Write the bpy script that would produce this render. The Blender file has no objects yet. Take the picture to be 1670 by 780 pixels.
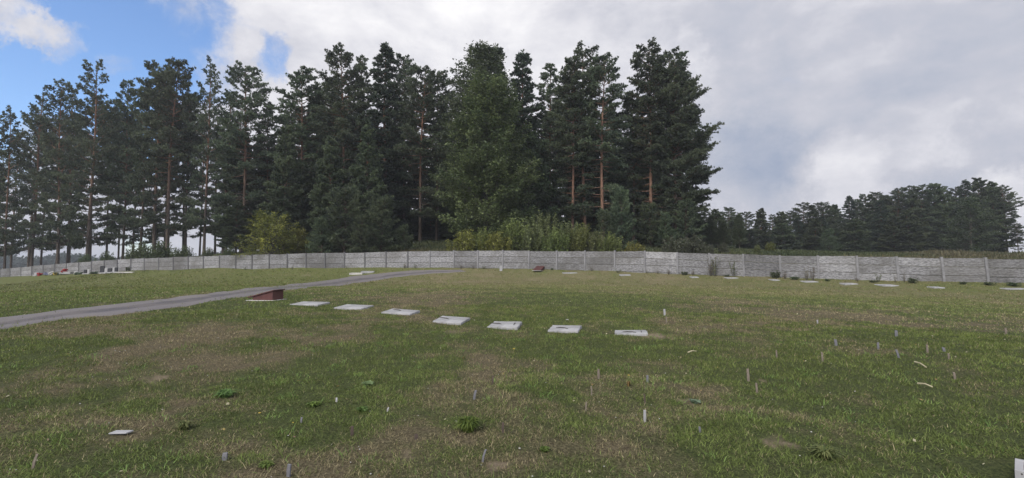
import bpy, math, random
import numpy as np
from mathutils import Vector, Matrix

# ------------------------------------------------------------------ camera, world, sun, exposure
sc = bpy.context.scene
COL = sc.collection
R = math.radians
PITCH = R(3.0)
FPX, CX, CY = 800.0, 835.0, 390.0
EYE = 1.6
cam = bpy.data.cameras.new("camera")
cam.sensor_width = 36; cam.lens = FPX / 1670 * 36
cam.clip_start = 0.05; cam.clip_end = 5000
camo = bpy.data.objects.new("camera", cam); COL.objects.link(camo)
camo.location = (0, 0, EYE); camo.rotation_euler = (R(90) + PITCH, 0, 0)
sc.camera = camo

def ray(px, py):
    a = (px - CX) / FPX; b = (CY - py) / FPX
    return Vector((a, math.cos(PITCH) - b * math.sin(PITCH), math.sin(PITCH) + b * math.cos(PITCH)))
def at(px, py, Y):
    d = ray(px, py); return Vector((0, 0, EYE)) + d * (Y / d.y)

SUN_EL, SUN_AZ = R(42), R(215)          # azimuth from +Y clockwise: behind and left of the camera
world = bpy.data.worlds.new("World"); sc.world = world; world.use_nodes = True
nt = world.node_tree; nt.nodes.clear()
def N(tree, typ, **kw):
    n = tree.nodes.new(typ)
    for k, v in kw.items():
        if k == 'inp':
            for a, b in v.items(): n.inputs[a].default_value = b
        else: setattr(n, k, v)
    return n
def math_node(tree, op, a=None, b=None, c=None, clamp=False):
    n = tree.nodes.new('ShaderNodeMath'); n.operation = op; n.use_clamp = clamp
    for i, v in enumerate((a, b, c)):
        if v is None: continue
        if isinstance(v, (int, float)): n.inputs[i].default_value = v
        else: tree.links.new(v, n.inputs[i])
    return n.outputs[0]
def mixc(tree, f, a, b):
    n = tree.nodes.new('ShaderNodeMix'); n.data_type = 'RGBA'
    for s, v in ((n.inputs[0], f), (n.inputs[6], a), (n.inputs[7], b)):
        if isinstance(v, (int, float)): s.default_value = v
        elif isinstance(v, tuple): s.default_value = (*v, 1) if len(v) == 3 else v
        else: tree.links.new(v, s)
    return n.outputs[2]
def smooth(tree, v, lo, hi):
    n = tree.nodes.new('ShaderNodeMapRange'); n.interpolation_type = 'SMOOTHSTEP'
    tree.links.new(v, n.inputs[0]); n.inputs[1].default_value = lo; n.inputs[2].default_value = hi
    return n.outputs[0]
def noise(tree, vec, scale, detail=4, rough=.55, dist=0.0):
    n = tree.nodes.new('ShaderNodeTexNoise'); tree.links.new(vec, n.inputs['Vector'])
    n.inputs['Scale'].default_value = scale; n.inputs['Detail'].default_value = detail
    n.inputs['Roughness'].default_value = rough; n.inputs['Distortion'].default_value = dist
    return n
L = nt.links.new
sky = N(nt, 'ShaderNodeTexSky', sky_type='NISHITA', sun_disc=False, sun_elevation=SUN_EL, sun_rotation=SUN_AZ)
sky.air_density = 1.0; sky.dust_density = 0.4; sky.ozone_density = 2.0
tc = N(nt, 'ShaderNodeTexCoord')
dvec = tc.outputs['Generated']
warp = noise(nt, dvec, 4.5, 9, .68)
wv = N(nt, 'ShaderNodeVectorMath', operation='MULTIPLY_ADD'); L(warp.outputs['Color'], wv.inputs[0])
wv.inputs[1].default_value = (.26, .26, .26)
sub = N(nt, 'ShaderNodeVectorMath', operation='ADD'); L(dvec, sub.inputs[0]); sub.inputs[1].default_value = (-.13, -.13, -.13)
L(sub.outputs[0], wv.inputs[2])
wn = N(nt, 'ShaderNodeVectorMath', operation='NORMALIZE'); L(wv.outputs[0], wn.inputs[0])
def blob(px, py, deg_in, deg_out, src=None):
    d = ray(px, py).normalized()
    n = N(nt, 'ShaderNodeVectorMath', operation='DOT_PRODUCT'); L(src or wn.outputs[0], n.inputs[0]); n.inputs[1].default_value = d
    return smooth(nt, n.outputs['Value'], math.cos(R(deg_out)), math.cos(R(deg_in)))
fine = noise(nt, dvec, 11, 9, .66, .4)
# blue opening of the sky (left), with its small clouds
blue = None
for b, g in (((-260, 150, 12, 27), 1), ((50, 150, 5, 16), 1.1), ((130, 60, 3, 12), 1.0), ((190, 190, 1, 11), .9), ((60, 300, 6, 16), .9), ((240, 250, 1, 9), .8), ((430, 105, 0, 2.8), .52), ((300, 15, 0, 4.0), .55),
          ((-300, -100, 12, 22), 1)):
    v = math_node(nt, 'MULTIPLY', blob(*b), g); blue = v if blue is None else math_node(nt, 'MAXIMUM', blue, v)
for b, k in (((-5, 25, .0, 3.4), .42), ((45, 44, .0, 2.6), .42), ((100, 66, .0, 2.6), .4), ((205, 112, .0, 2.2), .3),
             ((30, 300, 0, 6), .7), ((10, 400, 0, 6), .9), ((170, 330, 0, 5), .7), ((120, 405, 0, 5), .8), ((290, 360, 0, 5), .8), ((330, 250, 0, 5), .6)):
    blue = math_node(nt, 'SUBTRACT', blue, math_node(nt, 'MULTIPLY', blob(*b), k), clamp=True)
bl2 = math_node(nt, 'ADD', blue, math_node(nt, 'MULTIPLY', math_node(nt, 'SUBTRACT', fine.outputs[0], .5), 1.3))
bluemask = smooth(nt, bl2, .12, .88)
# cloud brightness
big = noise(nt, dvec, 2.6, 5, .55)
mapp = N(nt, 'ShaderNodeMapping'); mapp.inputs['Scale'].default_value = (1, 1, 1.8); L(dvec, mapp.inputs[0])
streak = noise(nt, mapp.outputs[0], 5.0, 10, .62, .15)
cb = math_node(nt, 'ADD', math_node(nt, 'MULTIPLY', big.outputs[0], .5), math_node(nt, 'MULTIPLY', streak.outputs[0], 1.15))
cb = math_node(nt, 'SUBTRACT', cb, .825)                      # centred on 0
for b, k in (((700, -40, 4, 30), .24), ((430, 30, 2, 14), .10), ((1385, 165, 0, 7), .17), ((1500, 240, 0, 5), .26), ((1360, 322, 0, 6.5), .42),
             ((1440, 50, 1, 9), .08), ((1600, 270, 1, 5), .08), ((1125, 75, .3, 2.5), .12), ((1655, 350, .6, 4), .35), ((1180, 320, .6, 5), .10)):
    cb = math_node(nt, 'ADD', cb, math_node(nt, 'MULTIPLY', blob(*b), k))
for b, k in (((1350, 262, 3, 13), .20), ((1230, 265, 1, 7), .16), ((1640, 310, 1, 6), .18), ((1620, 200, 3, 12), .07), ((1200, 210, 2, 10), .06)):
    cb = math_node(nt, 'SUBTRACT', cb, math_node(nt, 'MULTIPLY', blob(*b), k))
ramp = N(nt, 'ShaderNodeValToRGB')
cr = ramp.color_ramp
stops = [(0.0, (.27, .32, .43)), (.32, (.40, .425, .50)), (.5, (.47, .48, .54)), (.68, (.60, .60, .645)), (1, (.84, .83, .84))]
cr.elements[0].position, cr.elements[0].color = stops[0][0], (*stops[0][1], 1)
cr.elements[1].position, cr.elements[1].color = stops[4][0], (*stops[4][1], 1)
for p, c in stops[1:4]:
    e = cr.elements.new(p); e.color = (*c, 1)
L(math_node(nt, 'MULTIPLY_ADD', cb, 1.0, .5, clamp=True), ramp.inputs[0])
SKY_S = .12
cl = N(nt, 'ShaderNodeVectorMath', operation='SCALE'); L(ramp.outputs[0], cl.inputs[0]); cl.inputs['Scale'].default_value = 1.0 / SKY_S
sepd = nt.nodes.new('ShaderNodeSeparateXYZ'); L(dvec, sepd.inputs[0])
behind = math_node(nt, 'MULTIPLY_ADD', smooth(nt, math_node(nt, 'MULTIPLY', sepd.outputs[1], -1.0), -.25, .5), .9, .925)     # unseen clouds behind the camera, brightened to add soft frontal fill
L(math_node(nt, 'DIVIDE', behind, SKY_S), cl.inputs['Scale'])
skb = N(nt, 'ShaderNodeVectorMath', operation='MULTIPLY'); L(sky.outputs[0], skb.inputs[0]); skb.inputs[1].default_value = (1.0, 1.12, 1.30)
bg = N(nt, 'ShaderNodeBackground'); bg.inputs['Strength'].default_value = SKY_S
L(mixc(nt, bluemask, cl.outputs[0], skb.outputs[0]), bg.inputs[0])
wo = N(nt, 'ShaderNodeOutputWorld'); L(bg.outputs[0], wo.inputs[0])

sun = bpy.data.lights.new("sun", 'SUN'); sun.energy = 2.0; sun.angle = R(16); sun.color = (1, .93, .82)
suno = bpy.data.objects.new("sun", sun); COL.objects.link(suno)
sdir = Vector((math.sin(SUN_AZ) * math.cos(SUN_EL), math.cos(SUN_AZ) * math.cos(SUN_EL), math.sin(SUN_EL)))
suno.rotation_euler = sdir.to_track_quat('Z', 'Y').to_euler()
sc.view_settings.view_transform = 'Standard'; sc.view_settings.look = 'None'
sc.view_settings.exposure = 0.45; sc.view_settings.gamma = 1
sc.render.engine = 'CYCLES'
sc.cycles.max_bounces = 5; sc.cycles.diffuse_bounces = 3; sc.cycles.transparent_max_bounces = 8

# ------------------------------------------------------------------ helpers
def link(name, me, mat=None, parent=None):
    o = bpy.data.objects.new(name, me); COL.objects.link(o)
    if mat is not None and me is not None and not me.materials: me.materials.append(mat)
    if parent is not None: o.parent = parent
    return o
def tag(o, label, cat, group=None):
    o['label'] = label; o['category'] = cat
    if group: o['group'] = group
    return o
def thing(name, label, cat, loc=(0, 0, 0), rz=0, group=None):
    o = bpy.data.objects.new(name, None); COL.objects.link(o)
    o.location = loc; o.rotation_euler = (0, 0, rz); o.empty_display_size = .2
    return tag(o, label, cat, group)
def mesh_np(name, V, F, col=None, smooth_=False, matidx=None):
    me = bpy.data.meshes.new(name)
    V = np.asarray(V, dtype=np.float32).reshape(-1, 3); F = np.asarray(F, dtype=np.int32)
    k = F.shape[1]
    me.vertices.add(len(V)); me.vertices.foreach_set('co', V.ravel())
    me.loops.add(F.size); me.loops.foreach_set('vertex_index', F.ravel())
    me.polygons.add(len(F)); me.polygons.foreach_set('loop_start', np.arange(0, F.size, k, dtype=np.int32))
    me.polygons.foreach_set('use_smooth', np.full(len(F), bool(smooth_)))
    if col is not None:
        a = me.color_attributes.new('tint', 'FLOAT_COLOR', 'POINT')
        c = np.ones((len(V), 4), dtype=np.float32); c[:, :3] = col
        a.data.foreach_set('color', c.ravel())
    me.update(calc_edges=True)
    return me

class MB:
    def __init__(s): s.V = []; s.F = []
    def box(s, c, size, rot=None, taper=1.0):
        b = len(s.V); hx, hy, hz = size[0] / 2, size[1] / 2, size[2] / 2
        for z in (-1, 1):
            k = taper if z > 0 else 1
            for x, y in ((-1, -1), (1, -1), (1, 1), (-1, 1)):
                p = Vector((x * hx * k, y * hy * k, z * hz))
                if rot is not None: p = rot @ p
                s.V.append(tuple(p + Vector(c)))
        s.F += [[b, b+3, b+2, b+1], [b+4, b+5, b+6, b+7]] + [[b+i, b+(i+1) % 4, b+4+(i+1) % 4, b+4+i] for i in range(4)]
        return s
    def hexa(s, pts):      # 4 bottom, 4 top
        b = len(s.V); s.V += [tuple(p) for p in pts]
        s.F += [[b, b+3, b+2, b+1], [b+4, b+5, b+6, b+7]] + [[b+i, b+(i+1) % 4, b+4+(i+1) % 4, b+4+i] for i in range(4)]
        return s
    def tube(s, pts, rad, n=6, cap=True):
        b = len(s.V); pts = [Vector(p) for p in pts]
        for i, p in enumerate(pts):
            d = (pts[min(i+1, len(pts)-1)] - pts[max(i-1, 0)]).normalized()
            u = d.cross(Vector((0, 0, 1)) if abs(d.z) < .9 else Vector((1, 0, 0))).normalized(); v = d.cross(u)
            r = rad[i] if hasattr(rad, '__len__') else rad
            for k in range(n):
                a = 2 * math.pi * k / n
                s.V.append(tuple(p + (u * math.cos(a) + v * math.sin(a)) * r))
        for i in range(len(pts) - 1):
            for k in range(n):
                s.F.append([b+i*n+k, b+i*n+(k+1) % n, b+(i+1)*n+(k+1) % n, b+(i+1)*n+k])
        if cap:
            for base in (b, b + (len(pts)-1) * n):
                s.V.append(tuple(pts[0] if base == b else pts[-1])); c = len(s.V) - 1
                for k in range(n): s.F.append([c, base+k, base+(k+1) % n])
        return s
    def blob(s, c, r, seed=0, sq=(1, 1, 1), n=8, rough=.2):
        rr = random.Random(seed); b = len(s.V); c = Vector(c); m = n // 2
        s.V.append(tuple(c + Vector((0, 0, -r * sq[2]))))
        for i in range(1, m):
            t = math.pi * i / m
            for k in range(n):
                a = 2 * math.pi * k / n; q = 1 + rr.uniform(-rough, rough)
                s.V.append(tuple(c + Vector((math.sin(t)*math.cos(a)*sq[0], math.sin(t)*math.sin(a)*sq[1], -math.cos(t)*sq[2])) * r * q))
        s.V.append(tuple(c + Vector((0, 0, r * sq[2])))); e = len(s.V) - 1
        for k in range(n):
            s.F.append([b, b+1+(k+1) % n, b+1+k]); s.F.append([e, e-n+k, e-n+(k+1) % n])
        for i in range(m - 2):
            for k in range(n): s.F.append([b+1+i*n+k, b+1+i*n+(k+1) % n, b+1+(i+1)*n+(k+1) % n, b+1+(i+1)*n+k])
        return s
    def mesh(s, name, smooth_=False):
        me = bpy.data.meshes.new(name); me.from_pydata(s.V, [], s.F); me.update()
        me.polygons.foreach_set('use_smooth', np.full(len(me.polygons), bool(smooth_)))
        return me
    def build(s, name, mat, parent=None, bevel=0, smooth_=False):
        o = link(name, s.mesh(name, smooth_), mat, parent)
        if bevel:
            m = o.modifiers.new('bevel', 'BEVEL'); m.width = bevel; m.segments = 2
        return o

def hsh(ix, iy, seed):
    h = (ix.astype(np.int64) * 374761393 + iy.astype(np.int64) * 668265263 + seed * 974634777) & 0xffffffff
    h = ((h ^ (h >> 13)) * 1274126177) & 0xffffffff
    return ((h ^ (h >> 16)) & 0xffff) / 65535.0
def vnoise(x, y, seed=0):
    ix = np.floor(x); iy = np.floor(y); fx = x - ix; fy = y - iy
    fx = fx*fx*(3-2*fx); fy = fy*fy*(3-2*fy); ix = ix.astype(np.int64); iy = iy.astype(np.int64)
    a = hsh(ix, iy, seed); b = hsh(ix+1, iy, seed); c = hsh(ix, iy+1, seed); d = hsh(ix+1, iy+1, seed)
    return (a*(1-fx)+b*fx)*(1-fy) + (c*(1-fx)+d*fx)*fy
def fbm(x, y, seed=0, oct=4):
    s = 0; a = .5; t = 0
    for i in range(oct):
        s = s + a * vnoise(x * 2**i, y * 2**i, seed + i * 17); t += a; a *= .55
    return s / t

# ------------------------------------------------------------------ terrain (height through control points read off the photograph)
WALLPX = [-50, -33, -16, .5, 17, 35, 52.5, 71, 90, 109, 129, 150, 170.5, 192, 214, 236, 259.5, 283, 307.4, 332.3, 358.5, 384.9, 411.5, 439.5,
          469, 499.5, 530.5, 562.3, 595.4, 630, 665.4, 701.5, 740.3, 779.5, 820.3, 863, 908.2, 954, 1002.6, 1051.8, 1104.6, 1157.5, 1213.9,
          1273.7, 1335.7, 1400.5, 1466, 1540, 1612, 1692, 1780]
wz = lambda px: float(np.interp(px, [-60, 0, 100, 200, 283, 385, 500, 595, 668, 740, 820, 908, 1003, 1105, 1214, 1336, 1465, 1612, 1800],
                                [75, 70, 63, 57.5, 54, 50.5, 48, 46, 44.5, 43, 41, 39, 37.2, 35, 33, 31, 29, 27.5, 26]))
wtop = lambda px: float(np.interp(px, [-60, 0, 100, 200, 280, 385, 500, 595, 668, 740, 820, 863, 954, 1052, 1104, 1105, 1158, 1214, 1274, 1336, 1401, 1466, 1540, 1612, 1692, 1780],
                                  [446, 439, 430, 423, 419.7, 416.4, 413.6, 412, 410.3, 409.3, 409, 409.5, 410, 410, 411, 413, 414, 415, 417, 418, 418.5, 419.5, 421, 422, 424, 426]))
wbase = lambda px: float(np.interp(px, [-60, 0, 100, 200, 280, 385, 500, 595, 668, 740, 820, 863, 954, 1003, 1052, 1104, 1158, 1214, 1274, 1336, 1401, 1466, 1540, 1612, 1692, 1780],
                                   [459, 452.5, 448, 443.5, 441.5, 440.8, 439, 438, 437.7, 438, 439, 439.5, 441.5, 444, 445.4, 447.5, 449, 450.6, 452.5, 455, 457, 458, 459.7, 461.5, 463, 465]))
ctrl = []
for (x, y) in ((-6, 1), (6, 1), (0, -4), (-12, -6), (12, -6), (0, 3), (-4, 4), (4, 4), (5, 6), (0, 6), (-5, 6)): ctrl.append((x, y, 0.02 * max(0, y)))
for (px, py, z) in ((1030, 545, 9.8), (823, 532, 10.7), (654, 510, 12.0), (505, 497, 13.4), (438, 488, 14.4), (0, 530, 9.6), (1670, 600, 6.6), (1500, 530, 11.5),
                    (1300, 490, 17.5), (330, 470, 24), (900, 470, 22), (150, 470, 30)):
    p = at(px, py, z); ctrl.append(tuple(p))
for px in (-50, 50, 150, 283, 411, 530, 665, 779, 863, 954, 1052, 1157, 1273, 1400, 1540, 1780):
    p = at(px, wbase(px), wz(px)); ctrl.append(tuple(p))
    q = at(px, wtop(px), wz(px)); d = Vector((p.x, p.y, 0)).normalized()
    lift = float(np.interp(px, [0, 250, 450, 1300, 1500], [.15, .35, .8, .45, .5])) * (q.z - p.z)
    ctrl.append((p.x + d.x * 4, p.y + d.y * 4, p.z + lift))
for (px, py, z) in ((0, 445, 110), (200, 438, 100), (400, 412, 85), (700, 408, 85), (1000, 424, 85), (1250, 434, 85), (1400, 428, 105), (1560, 418, 100), (1700, 414, 80), (1900, 414, 70), (-200, 450, 100)):
    ctrl.append(tuple(at(px, py, z)))
ctrl = np.array(ctrl); CP = ctrl[:, :2]; NC = len(CP)
def U(r): return np.where(r > 1e-6, r*r*np.log(np.maximum(r, 1e-6)), 0)
K = U(np.linalg.norm(CP[:, None]-CP[None], axis=2)) + np.eye(NC) * 8.0
Pm = np.c_[np.ones(NC), CP]
A = np.block([[K, Pm], [Pm.T, np.zeros((3, 3))]])
WS = np.linalg.solve(A, np.r_[ctrl[:, 2], 0, 0, 0])
def height(x, y):
    x = np.atleast_1d(np.asarray(x, float)); y = np.atleast_1d(np.asarray(y, float))
    rr = np.hypot(x, y); lim = 120.0; k = np.where(rr > lim, lim / np.maximum(rr, 1e-6), 1.0); X = x * k; Y = np.maximum(y * k, -8)
    X = np.where(Y < 0, np.clip(X, -20, 20), X)
    h = np.full(X.shape, WS[NC]) + WS[NC+1]*X + WS[NC+2]*Y
    for i in range(NC): h = h + WS[i] * U(np.hypot(X-CP[i, 0], Y-CP[i, 1]))
    far = np.clip((rr - 130) / 300, 0, 1); h = h * (1-far) + (-1.0) * far
    bump = (fbm(x*.9, y*.9, 5, 3) - .5) * .10 + (fbm(x*4, y*4, 9, 2) - .5) * .025
    return h + bump * np.clip((60 - rr) / 20, 0, 1)
def H1(x, y): return float(height(x, y)[0])
def G(px, py, tmax=150):
    d = ray(px, py); d = d / d.y; ts = np.geomspace(1.5, tmax, 500)
    g = height(d.x*ts, d.y*ts) - (EYE + d.z*ts)
    i = np.argmax(g > 0)
    if g[i] <= 0: i = len(ts)-1
    a, b = ts[max(i-1, 0)], ts[i]
    tt = np.linspace(a, b, 12); gg = height(d.x*tt, d.y*tt) - (EYE + d.z*tt); j = int(np.argmax(gg > 0)) if (gg > 0).any() else 11
    t = tt[j]; return Vector((d.x*t, t, H1(d.x*t, t)))

# colours of the turf: blobs of dry thatch (+) and lush grass (-) where they lie
DRY = [(300, 560, 100, 40, .75), (200, 590, 90, 30, .5), (420, 520, 60, 18, .5), (750, 590, 60, 30, .9), (830, 610, 60, 20, .5), (690, 490, 70, 22, .6), (680, 465, 80, 12, .5),
       (560, 545, 50, 22, .4), (870, 730, 110, 40, .7), (600, 740, 90, 40, .55), (760, 690, 80, 30, .35), (1120, 660, 60, 25, .6), (990, 640, 60, 25, .5), (1100, 760, 90, 30, .6), (1390, 560, 50, 14, .5),
       (1360, 650, 60, 15, .6), (290, 730, 70, 30, .5), (240, 690, 50, 20, .5), (1060, 700, 60, 20, .4), (1300, 770, 120, 25, .45), (1250, 500, 150, 20, .35), (1450, 520, 120, 14, .45), (1030, 460, 250, 12, .4), (820, 455, 120, 9, .5)]
LUSH = [(920, 570, 110, 26, -.8), (1040, 575, 80, 20, -.5), (900, 490, 120, 12, -.5), (870, 625, 70, 18, -.6), (900, 640, 60, 18, -.4), (80, 570, 110, 24, -.7), (480, 500, 100, 14, -.45), (520, 600, 140, 24, -.35),
        (1340, 600, 120, 20, -.6), (1600, 570, 140, 40, -.8), (1300, 650, 90, 20, -.5), (1550, 680, 150, 60, -.6), (730, 700, 40, 14, -.5), (150, 600, 120, 30, -.3), (1180, 610, 60, 20, -.3), (640, 570, 60, 20, -.4), (470, 650, 120, 25, -.3)]
SAND = [(1062, 549, .26, .9), (1120, 657, .09, .6), (1245, 621, .08, .6), (257, 617, .12, .7), (812, 762, .07, .7), (600, 451, .9, .7), (930, 525, .1, .3), (640, 450, .5, .4), (500, 449, .5, .3), (740, 540, .2, .5), (1610, 744, .0, 0), (1275, 722, .1, .7), (665, 740, .05, .4)]
_bl = []
for (px, py, sx, sy, k) in DRY + LUSH:
    c = G(px, py); e = G(px + sx, py); a = max(.3, (e-c).length); f = G(px, max(py - sy, 441)); g = G(px, py + sy if py + sy < 790 else 790)
    b = max(.25, abs(f.y - g.y) / 2); _bl.append((c.x, c.y, a, b, k))
_sd = [(G(px, py).x, G(px, py).y, r, k) for (px, py, r, k) in SAND if r > 0]
def field(x, y):
    """dryness 0..1 and sand 0..1 of the turf at x, y"""
    d = fbm(x*.55, y*.55, 31, 4)*1.7 - .70 + (fbm(x*2.3, y*2.3, 77, 4) - .5) * 1.7
    wx = x + (fbm(x*1.1, y*1.1, 3, 3)-.5)*2.2; wy = y + (fbm(x*1.1, y*1.1, 8, 3)-.5)*2.2
    for (cx, cy, a, b, k) in _bl: d = d + k * np.exp(-(((wx-cx)/a)**2 + ((wy-cy)/b)**2))
    # lawn beyond the path: even, green
    s = np.zeros_like(d); wx = x + (fbm(x*7, y*7, 3, 2)-.5)*.3; wy = y + (fbm(x*7, y*7, 8, 2)-.5)*.3
    for (cx, cy, r, k) in _sd: s = np.maximum(s, k * np.clip(1.4 - np.hypot(wx-cx, wy-cy)/r, 0, 1))
    ang = x / np.maximum(y, .1)
    side = np.clip((-x - path_x(y)) / 1.0, 0, 1)
    d = d*(1-side) + side*(.04 + .28*(d))
    far = np.clip((y - 14) / 14, 0, 1) * (1-side)
    d = d*(1-.45*far) + .30*far*.7
    return np.clip(d, 0, 1), np.clip(s, 0, 1)

# path edges, read off the photograph
UP = [(-140, 540), (-60, 528), (0, 519.4), (38, 514.6), (81, 508.8), (115, 505), (192, 496), (240, 490.6), (319, 482), (388, 473), (468, 463.5), (569, 450.8), (625, 445.5), (668, 441.3), (750, 440.3)]
LO = [(-140, 566), (-60, 550), (0, 538.6), (38, 533), (115, 520), (163, 517.5), (250, 507), (319, 498), (401, 485), (461.6, 475), (535, 467.5), (579, 462), (636, 454), (686, 448.4), (760, 443.2)]
upw = [G(*p) for p in UP]; low = [G(*p) for p in LO]
_px = np.array([-p.x for p in upw]); _py = np.array([p.y for p in upw])
_o = np.argsort(_py)
def path_x(y): return np.interp(y, _py[_o], _px[_o], left=_px[_o][0], right=_px[_o][-1])
def resample(ps, n):
    a = np.array([tuple(p) for p in ps]); s = np.r_[0, np.cumsum(np.linalg.norm(np.diff(a, axis=0), axis=1))]
    t = np.linspace(0, s[-1], n); return np.c_[[np.interp(t, s, a[:, i]) for i in range(3)]].T
NP = 160
ua = np.array([np.interp(np.linspace(0, 1, NP), np.linspace(0, 1, 400), resample(upw, 400)[:, i]) for i in range(3)]).T
la = np.array([np.interp(np.linspace(0, 1, NP), np.linspace(0, 1, 400), resample(low, 400)[:, i]) for i in range(3)]).T
cen = (ua + la) / 2; PCEN = cen[:, :2]; PHW = np.linalg.norm(ua[:, :2]-la[:, :2], axis=1) / 2
def on_path(x, y, grow=0.0):
    out = np.zeros(x.shape, bool)
    for i in range(0, NP - 1):
        # cross strip between stations i and i+1 (quad test by four half planes)
        q = np.array([la[i, :2], la[i+1, :2], ua[i+1, :2], ua[i, :2]])
        lo = q.min(0) - .3; hi = q.max(0) + .3
        m = (x > lo[0]) & (x < hi[0]) & (y > lo[1]) & (y < hi[1])
        if not m.any(): continue
        xs, ys = x[m], y[m]; s = np.ones(xs.shape, bool); s2 = np.ones(xs.shape, bool)
        for j in range(4):
            a, b = q[j], q[(j+1) % 4]; c = (b[0]-a[0])*(ys-a[1]) - (b[1]-a[1])*(xs-a[0]); ln = max(1e-6, np.hypot(*(b-a)))
            s &= c/ln > -grow; s2 &= c/ln < grow
        out[m] |= (s | s2)
    return out

# ------------------------------------------------------------------ materials
def mat(name):
    m = bpy.data.materials.new(name); m.use_nodes = True; t = m.node_tree; b = t.nodes['Principled BSDF']
    b.inputs['Roughness'].default_value = .85; b.inputs['Specular IOR Level'].default_value = .25
    return m, t, b
def simple(name, col, rough=.8, var=.25, scale=14, bump=.3, metal=0):
    m, t, b = mat(name); g = t.nodes.new('ShaderNodeTexCoord').outputs['Object']
    n = noise(t, g, scale, 6, .65); n2 = noise(t, g, scale*.17, 3, .6)
    f = math_node(t, 'MULTIPLY', n.outputs[0], n2.outputs[0])
    f = smooth(t, f, .1, .42)
    t.links.new(mixc(t, f, tuple(c*(1-var) for c in col), tuple(min(1, c*(1+var)) for c in col)), b.inputs['Base Color'])
    b.inputs['Roughness'].default_value = rough; b.inputs['Metallic'].default_value = metal
    if bump:
        bp = t.nodes.new('ShaderNodeBump'); bp.inputs['Strength'].default_value = bump; bp.inputs['Distance'].default_value = .01
        t.links.new(n.outputs[0], bp.inputs['Height']); t.links.new(bp.outputs[0], b.inputs['Normal'])
    return m

# ground: soil and thatch under the blades
m_ground, t, b = mat('turf_soil')
geo = t.nodes.new('ShaderNodeNewGeometry').outputs['Position']
att = N(t, 'ShaderNodeAttribute', attribute_name='tint')
sep = t.nodes.new('ShaderNodeSeparateColor'); t.links.new(att.outputs['Color'], sep.inputs[0])
n1 = noise(t, geo, 38, 5, .7); n2 = noise(t, geo, 7, 5, .65); n3 = noise(t, geo, 150, 3, .7)
dry = math_node(t, 'ADD', sep.outputs[0], math_node(t, 'MULTIPLY', math_node(t, 'SUBTRACT', n2.outputs[0], .5), .9), clamp=True)
grn = mixc(t, smooth(t, n1.outputs[0], .35, .65), (.030, .042, .015), (.090, .110, .038))
brn = mixc(t, smooth(t, n1.outputs[0], .35, .68), (.065, .052, .032), (.20, .17, .105))
c = mixc(t, dry, grn, brn)
c = mixc(t, math_node(t, 'MULTIPLY', smooth(t, n3.outputs[0], .5, .75), .35), c, (.27, .235, .17))
c = mixc(t, math_node(t, 'MULTIPLY', sep.outputs[2], .85), c, mixc(t, dry, mixc(t, n1.outputs[0], (.088, .102, .036), (.155, .172, .062)), mixc(t, n1.outputs[0], (.145, .125, .072), (.24, .21, .125))))
c = mixc(t, sep.outputs[1], c, mixc(t, n1.outputs[0], (.20, .15, .11), (.34, .27, .20)))
t.links.new(c, b.inputs['Base Color']); b.inputs['Roughness'].default_value = .95; b.inputs['Specular IOR Level'].default_value = .1
bp = t.nodes.new('ShaderNodeBump'); bp.inputs['Strength'].default_value = .8; bp.inputs['Distance'].default_value = .03
t.links.new(math_node(t, 'ADD', n1.outputs[0], n3.outputs[0]), bp.inputs['Height']); t.links.new(bp.outputs[0], b.inputs['Normal'])

def leafmat(name, rough=.6, trans=.25, spec=.2):
    m, t, b = mat(name)
    a = N(t, 'ShaderNodeAttribute', attribute_name='tint')
    oi = t.nodes.new('ShaderNodeObjectInfo')
    hsv = t.nodes.new('ShaderNodeHueSaturation'); t.links.new(a.outputs['Color'], hsv.inputs['Color'])
    t.links.new(math_node(t, 'MULTIPLY_ADD', oi.outputs['Random'], .035, .483), hsv.inputs['Hue'])
    t.links.new(math_node(t, 'MULTIPLY_ADD', oi.outputs['Random'], .35, .82), hsv.inputs['Value'])
    t.links.new(hsv.outputs[0], b.inputs['Base Color'])
    b.inputs['Roughness'].default_value = rough; b.inputs['Specular IOR Level'].default_value = spec
    if trans:
        tr = t.nodes.new('ShaderNodeBsdfTranslucent'); t.links.new(hsv.outputs[0], tr.inputs[0])
        mx = t.nodes.new('ShaderNodeMixShader'); mx.inputs[0].default_value = trans
        t.links.new(b.outputs[0], mx.inputs[1]); t.links.new(tr.outputs[0], mx.inputs[2])
        t.links.new(mx.outputs[0], t.nodes['Material Output'].inputs[0])
    return m
m_needle = leafmat('pine_needles', .6, .25, .25)
m_leaf = leafmat('broad_leaves', .5, .35, .3)
m_grass = leafmat('grass_blades', .65, .2, .2)

def barkmat(name, low, high, z0, z1):
    m, t, b = mat(name); oc = t.nodes.new('ShaderNodeTexCoord').outputs['Object']
    sp = t.nodes.new('ShaderNodeSeparateXYZ'); t.links.new(oc, sp.inputs[0])
    mp = t.nodes.new('ShaderNodeMapping'); mp.inputs['Scale'].default_value = (9, 9, 2.2); t.links.new(oc, mp.inputs[0])
    n = noise(t, mp.outputs[0], 1.0, 6, .7); n2 = noise(t, oc, .7, 3)
    f = math_node(t, 'ADD', sp.outputs[2], math_node(t, 'MULTIPLY', n2.outputs[0], 3))
    c = mixc(t, smooth(t, f, z0, z1), low, high)
    k = N(t, 'ShaderNodeVectorMath', operation='SCALE'); t.links.new(c, k.inputs[0]); t.links.new(math_node(t, 'MULTIPLY_ADD', smooth(t, n.outputs[0], .3, .7), .9, .5), k.inputs['Scale'])
    t.links.new(k.outputs[0], b.inputs['Base Color'])
    bp = t.nodes.new('ShaderNodeBump'); bp.inputs['Distance'].default_value = .03; t.links.new(n.outputs[0], bp.inputs['Height']); t.links.new(bp.outputs[0], b.inputs['Normal'])
    return m
m_pbark = barkmat('pine_bark', (.085, .068, .056), (.17, .095, .062), 5, 15)
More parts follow.
